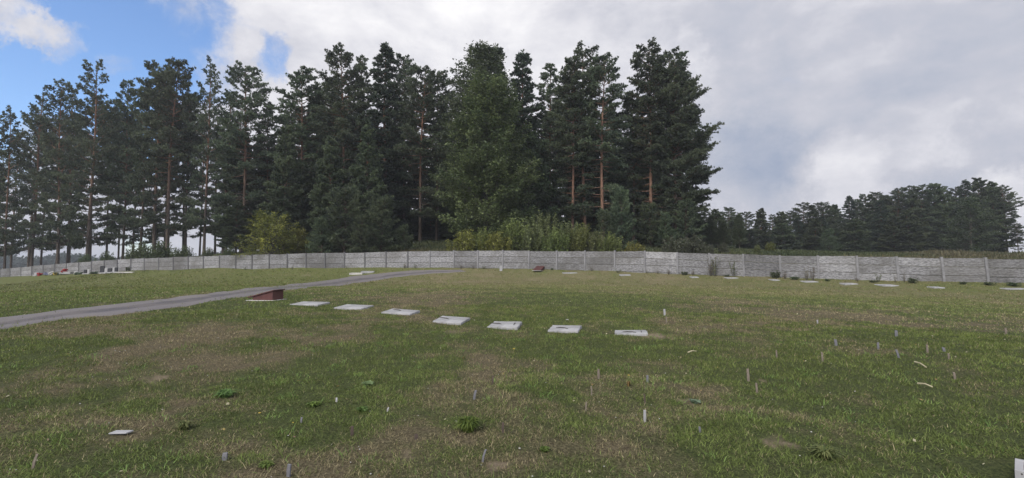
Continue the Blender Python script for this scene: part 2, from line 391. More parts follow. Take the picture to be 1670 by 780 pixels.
m_obark = barkmat('orange_pine_bark', (.14, .10, .08), (.21, .125, .088), 1, 8)
m_bark = barkmat('grey_bark', (.085, .08, .07), (.12, .11, .09), 2, 8)

# concrete wall
m_wall, t, b = mat('cast_concrete_wall')
uv = t.nodes.new('ShaderNodeUVMap').outputs[0]
mp = t.nodes.new('ShaderNodeMapping'); mp.inputs['Scale'].default_value = (1, 1, 1); t.links.new(uv, mp.inputs[0])
nw = noise(t, mp.outputs[0], 3.0, 3); wv2 = N(t, 'ShaderNodeVectorMath', operation='MULTIPLY_ADD'); t.links.new(nw.outputs['Color'], wv2.inputs[0]); wv2.inputs[1].default_value = (.12, .05, 0); t.links.new(mp.outputs[0], wv2.inputs[2])
br = N(t, 'ShaderNodeTexBrick'); t.links.new(wv2.outputs[0], br.inputs['Vector'])
for k_, v_ in (('Scale', 1.0), ('Mortar Size', .012), ('Mortar Smooth', .6), ('Bias', 0.0), ('Brick Width', .34), ('Row Height', .083)): br.inputs[k_].default_value = v_
br.inputs['Color1'].default_value = (.19, .19, .198, 1); br.inputs['Color2'].default_value = (.30, .30, .31, 1); br.inputs['Mortar'].default_value = (.15, .15, .155, 1)
mp2 = t.nodes.new('ShaderNodeMapping'); mp2.inputs['Scale'].default_value = (3.2, 9, 1); t.links.new(uv, mp2.inputs[0])
na = noise(t, mp2.outputs[0], 1.6, 6, .7); nb = noise(t, uv, .45, 4, .6); ncn = noise(t, uv, 14, 4, .7)
c = mixc(t, smooth(t, na.outputs[0], .44, .58), br.outputs['Color'], (.40, .40, .41))
c = mixc(t, math_node(t, 'MULTIPLY', smooth(t, nb.outputs[0], .42, .62), .6), c, (.155, .15, .14))
c = mixc(t, math_node(t, 'MULTIPLY', smooth(t, ncn.outputs[0], .55, .72), .35), c, (.17, .17, .165))
aw = N(t, 'ShaderNodeAttribute', attribute_name='tint'); mulw = N(t, 'ShaderNodeVectorMath', operation='MULTIPLY'); t.links.new(c, mulw.inputs[0]); t.links.new(aw.outputs['Color'], mulw.inputs[1])
t.links.new(mulw.outputs[0], b.inputs['Base Color']); b.inputs['Roughness'].default_value = .9
bp = t.nodes.new('ShaderNodeBump'); bp.inputs['Strength'].default_value = .9; bp.inputs['Distance'].default_value = .03
t.links.new(math_node(t, 'ADD', math_node(t, 'SUBTRACT', 1.0, br.outputs['Fac']), na.outputs[0]), bp.inputs['Height']); t.links.new(bp.outputs[0], b.inputs['Normal'])
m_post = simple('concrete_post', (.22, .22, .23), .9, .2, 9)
m_post_shaded = simple('shaded_concrete_post', (.12, .12, .125), .9, .2, 9)  # post concrete for the left stretch, gap shading painted in as darker grey
m_slab = simple('white_concrete', (.29, .29, .295), .85, .28, 9, .35)
m_slab2 = simple('grey_concrete', (.42, .41, .39), .9, .2, 10, .4)
m_iron = simple('dark_iron', (.05, .045, .04), .7, .3, 20)
m_red = simple('red_brown_paint', (.092, .040, .038), .5, .18, 5, .15)
m_wood = simple('weathered_wood', (.19, .16, .13), .85, .3, 40)
m_woodd = simple('dark_wood', (.085, .065, .055), .9, .3, 40)
m_metal = simple('grey_metal', (.15, .15, .165), .5, .2, 25)
m_white = simple('white_paint', (.33, .33, .34), .6, .08, 12, .1)
m_black = simple('black_granite', (.03, .03, .035), .25, .3, 20, 0)
m_flred = simple('red_petals', (.28, .03, .03), .7, .3, 30)
m_flpink = simple('pink_cloth', (.25, .12, .13), .8, .3, 20)
m_flyel = simple('yellow_petals', (.42, .31, .06), .7, .25, 30)
m_flwhite = simple('white_petals', (.40, .40, .39), .7, .15, 30)
m_flblue = simple('blue_petals', (.14, .15, .22), .7, .3, 30)
m_straw = simple('dry_straw', (.40, .36, .24), .85, .25, 30)

# ------------------------------------------------------------------ ground sheet
ang = np.r_[np.linspace(-180, -62, 60, endpoint=False), np.linspace(-62, 62, 620, endpoint=False), np.linspace(62, 180, 60)]
rad = np.r_[0.3, np.geomspace(1.0, 60, 330), np.geomspace(62, 3500, 60)]
TA, TR = np.meshgrid(np.radians(ang), rad); GX = TR*np.sin(TA); GY = TR*np.cos(TA); GZ = height(GX.ravel(), GY.ravel()).reshape(GX.shape)
dd, ss = field(GX.ravel(), GY.ravel())
colr = np.c_[dd, ss, np.clip((np.hypot(GX.ravel(), GY.ravel()) - 16) / 16, 0, 1)*(GY.ravel() < np.interp(GX.ravel()/np.maximum(GY.ravel(), .1)*FPX + CX, list(range(-400, 2200, 20)), [wz(q) for q in range(-400, 2200, 20)]) + .3)]
na_, nr_ = len(ang), len(rad)
idx = np.arange(na_*nr_).reshape(nr_, na_)
Fq = np.stack([idx[:-1, :-1], idx[:-1, 1:], idx[1:, 1:], idx[1:, :-1]], -1).reshape(-1, 4)[:, ::-1]
V = np.c_[GX.ravel(), GY.ravel(), GZ.ravel()]
V = np.r_[V, [[0, 0, H1(0, 0)]]]; colr = np.r_[colr, colr[:1]]
me = mesh_np('ground', V, Fq, colr, True)
go = link('ground', me, m_ground); go['kind'] = 'structure'
# little cap under the camera
MBc = MB(); MBc.V = [(0, 0, H1(0, 0))] + [tuple(V[i]) for i in range(0, na_, 20)]; 

# ------------------------------------------------------------------ path
m_path, t, b = mat('worn_asphalt')
uv = t.nodes.new('ShaderNodeUVMap').outputs[0]; sp = t.nodes.new('ShaderNodeSeparateXYZ'); t.links.new(uv, sp.inputs[0])
geo = t.nodes.new('ShaderNodeNewGeometry').outputs['Position']
nn = noise(t, geo, 1.3, 5, .6); nf = noise(t, geo, 45, 4, .7)
w = math_node(t, 'ADD', sp.outputs[1], math_node(t, 'MULTIPLY', math_node(t, 'SUBTRACT', nn.outputs[0], .5), .22))
band = math_node(t, 'MULTIPLY', smooth(t, w, .20, .30), math_node(t, 'SUBTRACT', 1.0, smooth(t, w, .46, .62)))
c = mixc(t, band, (.145, .135, .14), (.080, .075, .082))
c = mixc(t, math_node(t, 'MULTIPLY', smooth(t, nn.outputs[0], .4, .65), .4), c, (.165, .145, .13))
c = mixc(t, math_node(t, 'MULTIPLY', smooth(t, nf.outputs[0], .45, .7), .45), c, (.23, .215, .21))
t.links.new(c, b.inputs['Base Color']); b.inputs['Roughness'].default_value = .9
bp = t.nodes.new('ShaderNodeBump'); bp.inputs['Strength'].default_value = .5; bp.inputs['Distance'].default_value = .01
t.links.new(nf.outputs[0], bp.inputs['Height']); t.links.new(bp.outputs[0], b.inputs['Normal'])
NW = 14; PV = []
rw = np.random.RandomState(4)
for i in range(NP):
    j1 = (fbm(np.array([i*.35]), np.array([3.3]), 2, 3)[0]-.5)*.16; j2 = (fbm(np.array([i*.35]), np.array([9.3]), 2, 3)[0]-.5)*.16
    for k in range(NW+1):
        f = k/NW; wd = 2*max(PHW[i], .3); f2 = f + (j1/wd)*(1-f) + (j2/wd)*f
        p = la[i]*(1-f2) + ua[i]*f2
        PV.append((p[0], p[1], 0))
PV = np.array(PV); edge = np.tile(np.r_[[-.03], [.02]*(NW-1), [-.03]], NP)
PV[:, 2] = height(PV[:, 0], PV[:, 1]) + edge + .006
ii = np.arange(NP*(NW+1)).reshape(NP, NW+1)
PF = np.stack([ii[:-1, :-1], ii[1:, :-1], ii[1:, 1:], ii[:-1, 1:]], -1).reshape(-1, 4)
me = mesh_np('path', PV, PF, None, True); ul = me.uv_layers.new(name='UVMap')
uvv = np.c_[np.repeat(np.arange(NP), NW+1)*.3, np.tile(np.arange(NW+1)/NW, NP)]
ul.data.foreach_set('uv', uvv[PF.ravel()].astype(np.float32).ravel())
po = link('path', me, m_path); po['kind'] = 'structure'
if po.data.polygons[10].normal.z < 0: po.data.flip_normals()

# ------------------------------------------------------------------ haze
hz = MB().box((0, 150, 17), (1500, 1200, 50)).build('haze', None); hz['kind'] = 'stuff'
m = bpy.data.materials.new('haze_air'); m.use_nodes = True; m.node_tree.nodes.clear()
pv = m.node_tree.nodes.new('ShaderNodeVolumePrincipled'); pv.inputs['Density'].default_value = .00055; pv.inputs['Color'].default_value = (.88, .92, 1, 1); pv.inputs['Anisotropy'].default_value = .2
om = m.node_tree.nodes.new('ShaderNodeOutputMaterial'); m.node_tree.links.new(pv.outputs[0], om.inputs['Volume']); hz.data.materials.append(m)

# ------------------------------------------------------------------ the wall
wall = thing('concrete_wall', 'long grey concrete panel wall running across the whole lawn in front of the wood', 'wall')
lean = lambda px: float(np.interp(px, [1100, 1214, 1340, 1466, 1700], [0, -2, -2.5, -4.5, -6]))
PB = []
for px in WALLPX:
    z = wz(px); p = at(px, wbase(px), z); q = at(px + lean(px), wtop(px), z)
    PB.append((Vector((p.x, p.y, H1(p.x, p.y) - .25)), Vector((q.x, q.y, q.z))))
s_acc = 0; rw = random.Random(5)
for i, (p, q) in enumerate(PB):
    a = PB[max(i-1, 0)][0]; c = PB[min(i+1, len(PB)-1)][0]; tdir = (c - a); tdir.z = 0; tdir.normalize(); nrm = Vector((-tdir.y, tdir.x, 0))
    hw = .062; hd = .085; up = q + Vector((0, 0, rw.uniform(.02, .07)))
    lo4 = [p + tdir*sx*hw + nrm*sy*hd for sx, sy in ((-1, -1), (1, -1), (1, 1), (-1, 1))]
    hi4 = [up + tdir*sx*hw + nrm*sy*hd for sx, sy in ((-1, -1), (1, -1), (1, 1), (-1, 1))]
    MB().hexa(lo4 + hi4).build('post', m_post_shaded if WALLPX[i] < 690 else m_post, wall, bevel=.012)
    if i == len(PB) - 1: break
    p2, q2 = PB[i+1]; seg = (Vector((p2.x, p2.y, 0)) - Vector((p.x, p.y, 0))); ln = seg.length; sd = seg.normalized(); sn = Vector((-sd.y, sd.x, 0))
    h0 = q.z - p.z; h1 = q2.z - p2.z
    Vv, Ff, Uv, Cc = [], [], [], []
    PH = .50; off = rw.uniform(-.012, .012); o0 = rw.uniform(-.03, .03); o1 = rw.uniform(-.03, .03)
    if 1104 < WALLPX[i+1] < 1106: o0 += .0; o1 += .03
    rows = 4; base_t = rw.uniform(.72, 1.12)
    for r in range(rows):
        t0, t1 = r*PH, min((r+1)*PH - .022, 9)
        tint = base_t * rw.uniform(.86, 1.1)
        if WALLPX[i] == 1051.8: tint = 1.25 if r == 0 else .95
        if WALLPX[i] in (1157.5, 1213.9): tint *= .82
        dn = off + rw.uniform(-.004, .004)
        b0 = len(Vv)
        def pt(f, tt, sgn):   # tt metres down from the top edge
            bb = p.lerp(p2, f); tp = q.lerp(q2, f); hh = tp.z - bb.z; k = 1 - tt/max(hh, .1)
            pos = bb.lerp(tp, k); pos.z = tp.z - tt + (o0*(1-f) + o1*f)
            return pos + sn*(dn + sgn*.028)
        f0, f1 = .055/ln, 1 - .055/ln
        for sgn in (-1, 1):
            for (f, tt) in ((f0, t1), (f1, t1), (f1, t0), (f0, t0)):
                Vv.append(tuple(pt(f, tt, sgn))); Uv.append((s_acc + f*ln + r*.37, -tt)); Cc.append((tint, tint, tint*1.01))
        Ff += [[b0, b0+1, b0+2, b0+3], [b0+5, b0+4, b0+7, b0+6], [b0+3, b0+2, b0+6, b0+7], [b0, b0+4, b0+5, b0+1], [b0, b0+3, b0+7, b0+4], [b0+1, b0+5, b0+6, b0+2]]
    me = mesh_np('panel', Vv, Ff, np.array(Cc)); ul = me.uv_layers.new(name='UVMap')
    ul.data.foreach_set('uv', np.array(Uv, dtype=np.float32)[np.array(Ff).ravel()].ravel())
    link('panel', me, m_wall, wall)
    s_acc += ln

# ------------------------------------------------------------------ trees and shrubs
def rotz(v, a): c, s = math.cos(a), math.sin(a); return Vector((v.x*c - v.y*s, v.x*s + v.y*c, v.z))
def leaves_mesh(name, P, D, rs, kind, cols, up=.4):
    """P anchor points, D directions; kind: needle | leaf"""
    n = len(P)
    if kind[0] == 'needle':
        k, ln, wd = kind[1:]
        P = np.repeat(P, k, 0); D = np.repeat(D, k, 0); C = np.repeat(cols, k, 0)
        q = rs.normal(size=P.shape); q /= np.linalg.norm(q, axis=1, keepdims=True)
        d = D*.75 + q*.85 + np.array([0, 0, up]); d /= np.linalg.norm(d, axis=1, keepdims=True)
        l = ln*rs.uniform(.6, 1.3, (len(P), 1)); w = wd*rs.uniform(.6, 1.3, (len(P), 1))
        sd = np.cross(d, rs.normal(size=P.shape)); sd /= np.linalg.norm(sd, axis=1, keepdims=True)+1e-9
        a = P - sd*w*.25; b_ = P + d*l*.6 + sd*w; c_ = P + d*l; e = P + d*l*.5 - sd*w
        C = C * rs.uniform(.75, 1.25, (len(P), 1))
        V = np.stack([a, b_, c_, e], 1).reshape(-1, 3); F = np.arange(len(V)).reshape(-1, 4)
        return mesh_np(name, V, F, np.repeat(C, 4, 0))
    k, sz, spread = kind[1:]
    P = np.repeat(P, k, 0); D = np.repeat(D, k, 0); C = np.repeat(cols, k, 0)
    P = P + rs.normal(size=P.shape)*spread
    nrm = rs.normal(size=P.shape)*.75 + np.array([0, 0, 1.0]) ; nrm /= np.linalg.norm(nrm, axis=1, keepdims=True)
    d = D + rs.normal(size=P.shape)*.8 + np.array([0, 0, -.25]); d -= nrm*(d*nrm).sum(1, keepdims=True); d /= np.linalg.norm(d, axis=1, keepdims=True)+1e-9
    sd = np.cross(nrm, d); s = sz*rs.uniform(.55, 1.25, (len(P), 1))
    V = np.stack([P, P + d*s*.5 + sd*s*.36, P + d*s, P + d*s*.5 - sd*s*.36], 1).reshape(-1, 3); F = np.arange(len(V)).reshape(-1, 4)
    C = C * rs.uniform(.7, 1.3, (len(P), 1))
    return mesh_np(name, V, F, np.repeat(C, 4, 0))

def tree_proto(name, seed, H, cb, Rr, nb, prof, elev, kind, colA, colB, lean_=.0, tr=.2, twig=5.2, step=.17, droop=.0, up=.4, side=None, stubs=0, twl=.36, pad=0):
    rn = random.Random(seed); rs = np.random.RandomState(seed)
    mb = MB(); ph = rn.uniform(0, 6.28); amp = .25
    spine = lambda t_: Vector((lean_*H*t_**1.4 + amp*math.sin(ph + t_*5)*t_, amp*.6*math.cos(ph*1.7 + t_*4)*t_, H*t_))
    ns = 14; mb.tube([spine(i/ns) if i else Vector((0, 0, -.4)) for i in range(ns+1)], [tr*(1.25 if i == 0 else 1)*(1-i/ns)**.8 + .015 for i in range(ns+1)], 8)
    extra = [(rn.uniform(.14, cb), rn.uniform(.5, 1.0)) for _ in range(int(stubs*.6))]
    for i in range(stubs):
        t_ = rn.uniform(.12, cb); az = rn.uniform(0, 6.28); l = rn.uniform(.4, 1.8); p0 = spine(t_); d = Vector((math.cos(az), math.sin(az), rn.uniform(-.2, .3)))
        mb.tube([p0, p0 + d*l*.5, p0 + d*l + Vector((0, 0, rn.uniform(-.2, .3)))], [.03, .02, .006], 4, False)
    P, D, C = [], [], []
    cA, cB = np.array(colA), np.array(colB)
    for i in range(nb + len(extra)):
        s = ((i + rn.random()) / nb)**.95; t_ = cb + (1-cb)*s*.985
        if i >= nb: s = .05; t_ = extra[i-nb][0]
        az = i*2.39996 + rn.uniform(-.5, .5)
        Ln = Rr*prof(s)*rn.choice((.55, .8, 1, 1, 1.2))*rn.uniform(.85, 1.1)
        if side: Ln *= 1 + side*max(0, math.cos(az))
        if Ln < .15: continue
        el = elev(s) + rn.uniform(-.2, .2); p0 = spine(t_); hd = Vector((math.cos(az), math.sin(az), 0))
        def bp_(r): return p0 + hd*(Ln*r*math.cos(el)) + Vector((0, 0, Ln*r*math.sin(el) + .12*Ln*r*r - droop*Ln*r*r))
        br_ = .02 + .022*Ln/2
        mb.tube([bp_(0), bp_(.35), bp_(.7), bp_(1)], [br_, br_*.75, br_*.45, .008], 5, False)
        shade = rn.uniform(0, 1)
        ntw = max(3, int(Ln*twig))
        if pad:
            pc = bp_(.82)
            for q in range(int(Ln*pad)):
                v = Vector((rn.gauss(0, 1), rn.gauss(0, 1), rn.gauss(0, .45)))*min(Ln*.13, .34) + Vector((0, 0, .05*Ln))
                P.append(pc + v); D.append((hd*.5 + Vector((v.x, v.y, v.z + .3))).normalized()); C.append(cA + (cB - cA)*min(1, max(0, .05 + .8*shade + rn.gauss(0, .2))))
        for j in range(ntw + 2):
            if j >= ntw: r = 1.0
            else: r = .30 + .7*(j + rn.random())/ntw
            b0 = bp_(r); ang_ = (1 if j % 2 else -1)*rn.uniform(.5, 1.25) if j < ntw else rn.uniform(-.3, .3)
            dv = rotz(hd, ang_); dv.z += rn.uniform(-.12, .35) + el*.3; dv.normalize()
            l = (Ln*twl*(1.15 - r) + .28)*rn.uniform(.6, 1.2)
            e1 = b0 + dv*l
            if l > .55: mb.tube([b0, e1], [.012, .005], 3, False)
            m_ = max(2, int(l/step))
            for q in range(m_):
                f = (q + .6)/m_
                pp = b0 + dv*l*f; P.append(pp + Vector((rn.gauss(0, .05), rn.gauss(0, .05), rn.gauss(0, .04)))); D.append(dv)
                C.append(cA + (cB - cA)*min(1, max(0, .05 + .8*shade + rn.gauss(0, .2))))
    for q in range(8):
        P.append(spine(1 - q*.012)); D.append(Vector((0, 0, 1))); C.append(cB)
    P = np.array([tuple(p) for p in P]); D = np.array([tuple(d) for d in D]); C = np.clip(np.array(C), .004, 1)
    crown = leaves_mesh(name + '_crown', P, D, rs, kind, C, up)
    return dict(trunk=mb.mesh(name + '_trunk', True), crown=crown, H=float(np.percentile(P[:, 2], 99.9)) + .12)

NE = ('needle', 11, .24, .042)
NEF = ('needle', 9, .34, .075)
pcA, pcB = (.046, .066, .044), (.15, .185, .11)
pineprof = lambda s: (.62 + .6*s if s < .35 else 1.0)*max(.0, 1 - s)**.48*1.02 + .10
coneprof = lambda s: (1 - s)**.85 + .06
fullprof = lambda s: (.9 if s < .2 else 1.0)*(1 - s)**.7 + .12
pe = lambda s: -.14 + .72*s
PR = {}
PR['pineA'] = tree_proto('pine_a', 11, 22, .42, 4.0, 68, pineprof, pe, NE, pcA, pcB,  .01, .21, stubs=22, pad=9)
PR['pineB'] = tree_proto('pine_b', 12, 22, .46, 3.6, 72, pineprof, pe, NE, pcA, pcB,  -.02, .19, stubs=26, pad=9)
PR['pineC'] = tree_proto('pine_c', 13, 22, .38, 4.2, 76, pineprof, pe, NE, pcA, pcB,  .02, .23, stubs=18, pad=9)
PR['pineD'] = tree_proto('pine_d', 14, 22, .34, 3.4, 88, lambda s: (1-s)**.75*1.05+.12, pe, NE, pcA, pcB,  .0, .18, stubs=15, pad=9)
PR['pineE'] = tree_proto('pine_e', 15, 22, .45, 3.4, 72, pineprof, pe, NE, (.040, .058, .038), (.13, .165, .095), .015, .19, stubs=30, pad=9)
PR['edge'] = tree_proto('pine_edge', 16, 24, .12, 3.0, 165, lambda s: (.55 + 1.1*s if s < .45 else 1.05*(1-(s-.45)/.55)**.65) + .1, lambda s: -.02+.7*s, NE, pcA, pcB,  .0, .24, side=.8, stubs=12, twig=5.5, twl=.55, pad=7)
PR['thinA'] = tree_proto('pine_thin_a', 26, 22, .16, 3.7, 56, lambda s: (.75 if s < .4 else 1.0)*(1-s)**.45*.9 + .16, lambda s: -.1+1.0*s, NE, pcA, pcB,  .02, .20, twig=4.2, stubs=10, pad=6)
PR['thinB'] = tree_proto('pine_thin_b', 27, 22, .22, 3.3, 50, lambda s: (.7 if s < .4 else 1.0)*(1-s)**.45*.9 + .16, lambda s: -.05+.95*s, NE, pcA, pcB,  -.02, .18, twig=4.4, stubs=14, pad=6)
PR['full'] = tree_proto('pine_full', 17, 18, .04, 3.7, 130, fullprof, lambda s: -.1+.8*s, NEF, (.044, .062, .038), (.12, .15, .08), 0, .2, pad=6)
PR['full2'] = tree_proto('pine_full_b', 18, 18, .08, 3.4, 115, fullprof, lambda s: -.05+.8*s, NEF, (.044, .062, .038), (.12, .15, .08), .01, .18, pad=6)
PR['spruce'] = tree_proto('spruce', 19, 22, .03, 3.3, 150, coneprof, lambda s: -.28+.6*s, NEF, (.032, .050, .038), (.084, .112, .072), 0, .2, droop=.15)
PR['young'] = tree_proto('young_pine', 20, 7, .02, 2.9, 70, lambda s: (1-s)**.5*.95+.15, lambda s: .05+.9*s, ('needle', 10, .24, .04), (.045, .068, .045), (.14, .18, .10), 0, .09, twig=6)
PR['young2'] = tree_proto('young_pine_b', 21, 6, .05, 2.3, 60, lambda s: (1-s)**.5*.9+.15, lambda s: .1+.8*s, ('needle', 10, .24, .04), (.045, .066, .042), (.13, .165, .09), .03, .08, twig=6)
decp = lambda s: (.75+1.2*s if s < .2 else 1.0)*(1-s)**.5 + .08
PR['linden'] = tree_proto('linden', 22, 20, .04, 5.6, 240, lambda s: (.85+.6*s if s < .25 else 1.0)*(1-s)**.30 + .04, lambda s: .12+.85*s, ('leaf', 8, .25, .22), (.048, .074, .030), (.165, .205, .085), 0, .26, twig=3.6, step=.34, droop=.04)
PR['aspen'] = tree_proto('aspen', 23, 25, .2, 4.6, 200, decp, lambda s: .2+.8*s, ('leaf', 8, .23, .20), (.055, .076, .042), (.135, .165, .092), 0, .2, twig=3.6, step=.34)
PR['round'] = tree_proto('round_tree', 24, 12, .04, 3.6, 90, decp, lambda s: .0+.9*s, ('leaf', 7, .26, .2), (.045, .070, .036), (.100, .135, .068), 0, .2, twig=3.4, step=.36)
PR['maple'] = tree_proto('yellow_maple', 25, 4.6, .02, 3.0, 46, lambda s: (1-s)**.45+.12, lambda s: .15+.8*s, ('leaf', 7, .17, .14), (.095, .115, .028), (.31, .32, .07), 0, .07, twig=4.5, step=.24)

def shrub_proto(name, seed, H, Rr, n, k, sz, colA, colB, colstem=None, spread=.06, lean_=.4):
    rn = random.Random(seed); rs = np.random.RandomState(seed); mb = MB(); P, D, C = [], [], []
    cA, cB = np.array(colA), np.array(colB)
    for i in range(n):
        a = rn.uniform(0, 6.28); r0 = Rr*rn.random()**.6; h = H*rn.uniform(.55, 1.0)*(1 - .35*(r0/Rr)**2); tilt = rn.uniform(0, lean_)*r0/Rr
        kr = .8 if H > 1.2 else .3
        if H <= 1.2: tilt = rn.uniform(.1, .9)*(.35 if 'dry' in name else 1)
        p0 = Vector((math.cos(a)*r0*kr, math.sin(a)*r0*kr, -.05)); d = Vector((math.cos(a)*tilt, math.sin(a)*tilt, 1))
        p1 = p0 + d*h*.5 + Vector((rn.gauss(0, .05), rn.gauss(0, .05), 0)); p2 = p0 + d*h + Vector((rn.gauss(0, .1*H*.3), rn.gauss(0, .1*H*.3), 0))
        mb.tube([p0, p1, p2], [.012*H**.5, .008*H**.5, .003], 4, False)
        m_ = int(h/.11) + 3; sh = rn.random()
        for j in range(m_):
            f = .12 + .88*j/m_; q = p0.lerp(p1, f*2) if f < .5 else p1.lerp(p2, f*2-1)
            a2 = rn.uniform(0, 6.28); dv = Vector((math.cos(a2)*.7, math.sin(a2)*.7, .8)); sp_ = (1-f)*.22*H**.5 + .03
            P.append(q + dv*sp_*rn.random()); D.append(dv.normalized()); C.append(cA + (cB-cA)*min(1, max(0, .5*sh + .5*rn.random())))
    P = np.array([tuple(p) for p in P]); D = np.array([tuple(d) for d in D]); C = np.array(C)
    return dict(trunk=mb.mesh(name + '_stems', True), crown=leaves_mesh(name + '_leaves', P, D, rs, ('leaf', k, sz, spread), C), H=H)
PR['willow'] = shrub_proto('willow_shrub', 31, 3.4, 1.5, 80, 5, .15, (.075, .10, .032), (.23, .27, .09))
PR['willow2'] = shrub_proto('willow_shrub_b', 32, 3.2, 1.3, 70, 5, .14, (.075, .095, .038), (.22, .25, .11))
PR['yellow'] = shrub_proto('yellow_shrub', 33, 2.4, 1.3, 60, 5, .13, (.10, .11, .03), (.28, .28, .07))
PR['greysh'] = shrub_proto('grey_shrub', 34, 2.6, 1.3, 60, 4, .13, (.050, .060, .036), (.125, .135, .090))
PR['greensh'] = shrub_proto('green_shrub', 35, 2.4, 1.6, 70, 5, .15, (.055, .080, .035), (.13, .165, .08))
PR['weed'] = shrub_proto('weed_clump', 36, .8, .35, 11, 2, .08, (.075, .09, .04), (.18, .20, .09), spread=.02)
PR['dryweed'] = shrub_proto('dry_weed_clump', 37, 1.0, .25, 12, 2, .06, (.10, .080, .045), (.20, .17, .10), spread=.02, lean_=.15)
PR['darkweed'] = shrub_proto('dark_weed_clump', 38, .6, .75, 26, 3, .09, (.04, .06, .03), (.10, .13, .06), spread=.03, lean_=.8)
CNT = {'pine_tree': 0}
def put(kind, name, label, cat, px, top, Y, wsc=1.0, group=None, bark=None, rz=None, seedpx=0, leaf=None):
    pr = PR[kind]; rn = random.Random(int(px*7 + top*13 + Y*3))
    pt = at(px, top, Y); zb = H1(pt.x, pt.y); h = pt.z - zb
    if bark is None: bark = m_pbark if leaf is None and ('pine' in kind or kind in ('thinA', 'thinB', 'edge', 'full', 'full2', 'spruce', 'young', 'young2')) else m_bark
    if leaf is None: leaf = m_needle if bark in (m_pbark, m_obark) or 'pine' in kind or kind in ('thinA', 'thinB', 'edge', 'full', 'full2', 'spruce', 'young', 'young2') else m_leaf
    t_ = thing(name, label, cat, (pt.x, pt.y, zb), rn.uniform(0, 6.28) if rz is None else rz, group)
    s = h / pr['H']; wx = s*wsc if kind not in TALL else wsc*(.55 + .45*s)
    t_.scale = (wx, wx, s)
    tk = bpy.data.objects.new('trunk' if cat == 'tree' else 'stems', pr['trunk']); COL.objects.link(tk); tk.parent = t_
    if not pr['trunk'].materials: pr['trunk'].materials.append(bark)
    if pr['trunk'].materials[0] != bark:
        tk.material_slots[0].link = 'OBJECT'; tk.material_slots[0].material = bark
    cr_ = bpy.data.objects.new('crown' if cat == 'tree' else 'foliage', pr['crown']); COL.objects.link(cr_); cr_.parent = t_
    if not pr['crown'].materials: pr['crown'].materials.append(leaf)
    return t_
TALL = {'thinA', 'thinB', 'pineA', 'pineB', 'pineC', 'pineD', 'pineE', 'edge', 'full', 'full2', 'spruce', 'aspen', 'linden'}

GW = 'tall trees of the wood behind the wall'
FRONT = [  # kind, px, top, Y, width, label
 ('thinA', -14, 184, 74, 1.0, 'dark pine cut by the left edge of the photo, leftmost of the wood'),
 ('thinB', 22, 172, 73, .8, 'second pine of the wood from the left edge, lower than its neighbours'),
 ('thinB', 66, 141, 75, 1.0, 'pine with a pointed dark top, between the low leftmost pines and the twin tops'),
 ('thinA', 108, 133, 73, .95, 'left one of two equal-height pine tops on the left, beside the taller ragged pine'),
 ('thinA', 124, 137, 77, .8, 'right one of two equal-height pine tops on the left, just behind the ragged pine'),
 ('thinA', 157, 98, 71, 1.05, 'tall pine with a ragged flat top standing out against the blue sky on the left'),
 ('pineD', 212, 132, 75, .8, 'short-topped pine in the dip right of the ragged tall pine'),
 ('thinB', 240, 126, 73, .9, 'pine leaning its crown into the left side of the broad dense crown'),
 ('pineC', 263, 108, 72, .95, 'left half of the broad dense double crown under the blue sky'),
 ('pineA', 284, 97, 70, 1.05, 'taller right half of the broad dense double crown under the blue sky'),
 ('thinB', 312, 140, 74, .9, 'lower pine filling the notch right of the broad double crown'),
 ('thinB', 343, 97, 69, .9, 'slim pine with open feathery top against the edge of the white cloud'),
 ('thinA', 372, 148, 71, .9, 'low pine between the feathery slim one and the one at the blue gap'),
 ('pineA', 405, 105, 67, 1.0, 'pine whose thin top reaches the small blue gap in the clouds'),
 ('pineD', 440, 168, 70, .9, 'low dark pine in the deep notch right of the small blue gap'),
 ('pineE', 492, 111, 64, 1.05, 'pine with a broad open umbrella top above the yellow maple'),
 ('pineB', 520, 135, 68, .85, 'pine half hidden behind the open umbrella-topped one'),
 ('pineC', 541, 128, 66, .9, 'pine crown on the left shoulder of the high rounded clump'),
 ('pineA', 563, 79, 62, 1.0, 'high rounded pine top, left one above the young bushy pines'),
 ('pineD', 592, 93, 64, .9, 'pine top joined to the right of the high rounded one'),
 ('spruce', 631, 76, 62, 1.2, 'pointed narrow conical tree top, highest left of the leafy trees'),
 ('pineB', 661, 90, 63, .85, 'pine with a knobbly top right beside the pointed conical tree'),
 ('pineA', 688, 112, 61, .95, 'lower wide pine right of the knobbly-topped one'),
 ('pineE', 714, 113, 64, .9, 'pine with two small tips next to the leafy trees'),
 ('pineD', 738, 150, 66, .9, 'dark pine squeezed against the left side of the tall leafy tree'),
 ('spruce', 812, 78, 63, 1.05, 'narrow spruce tip rising just behind the top of the grey-green leafy tree'),
 ('spruce', 854, 87, 61, 1.2, 'pointed spruce right of the leafy trees'),
 ('pineD', 897, 105, 62, 1.0, 'dense dark pine between the pointed spruce and the red-stemmed pines'),
 ('pineE', 932, 98, 56, .85, 'pine with a leaning orange-red bare trunk, leftmost bare trunk above the shrubs'),
 ('pineB', 952, 77, 57, 1.0, 'pine with a lateral arm near its top and a straight reddish trunk'),
 ('pineA', 980, 92, 55, .95, 'pine with the brightest orange straight trunk in front of the wood'),
 ('pineB', 1030, 150, 60, .9, 'lower pine in the bright gap between the two tallest right-hand pines'),
 ('pineE', 1057, 74, 57, 1.1, 'tallest pine on the right with an open crown and long visible trunk'),
 ('pineC', 1085, 84, 58, 1.0, 'pine joined to the right of the tallest open-crowned one'),
]
BARK = {932: m_obark, 952: m_obark, 980: m_obark, 1057: m_obark}
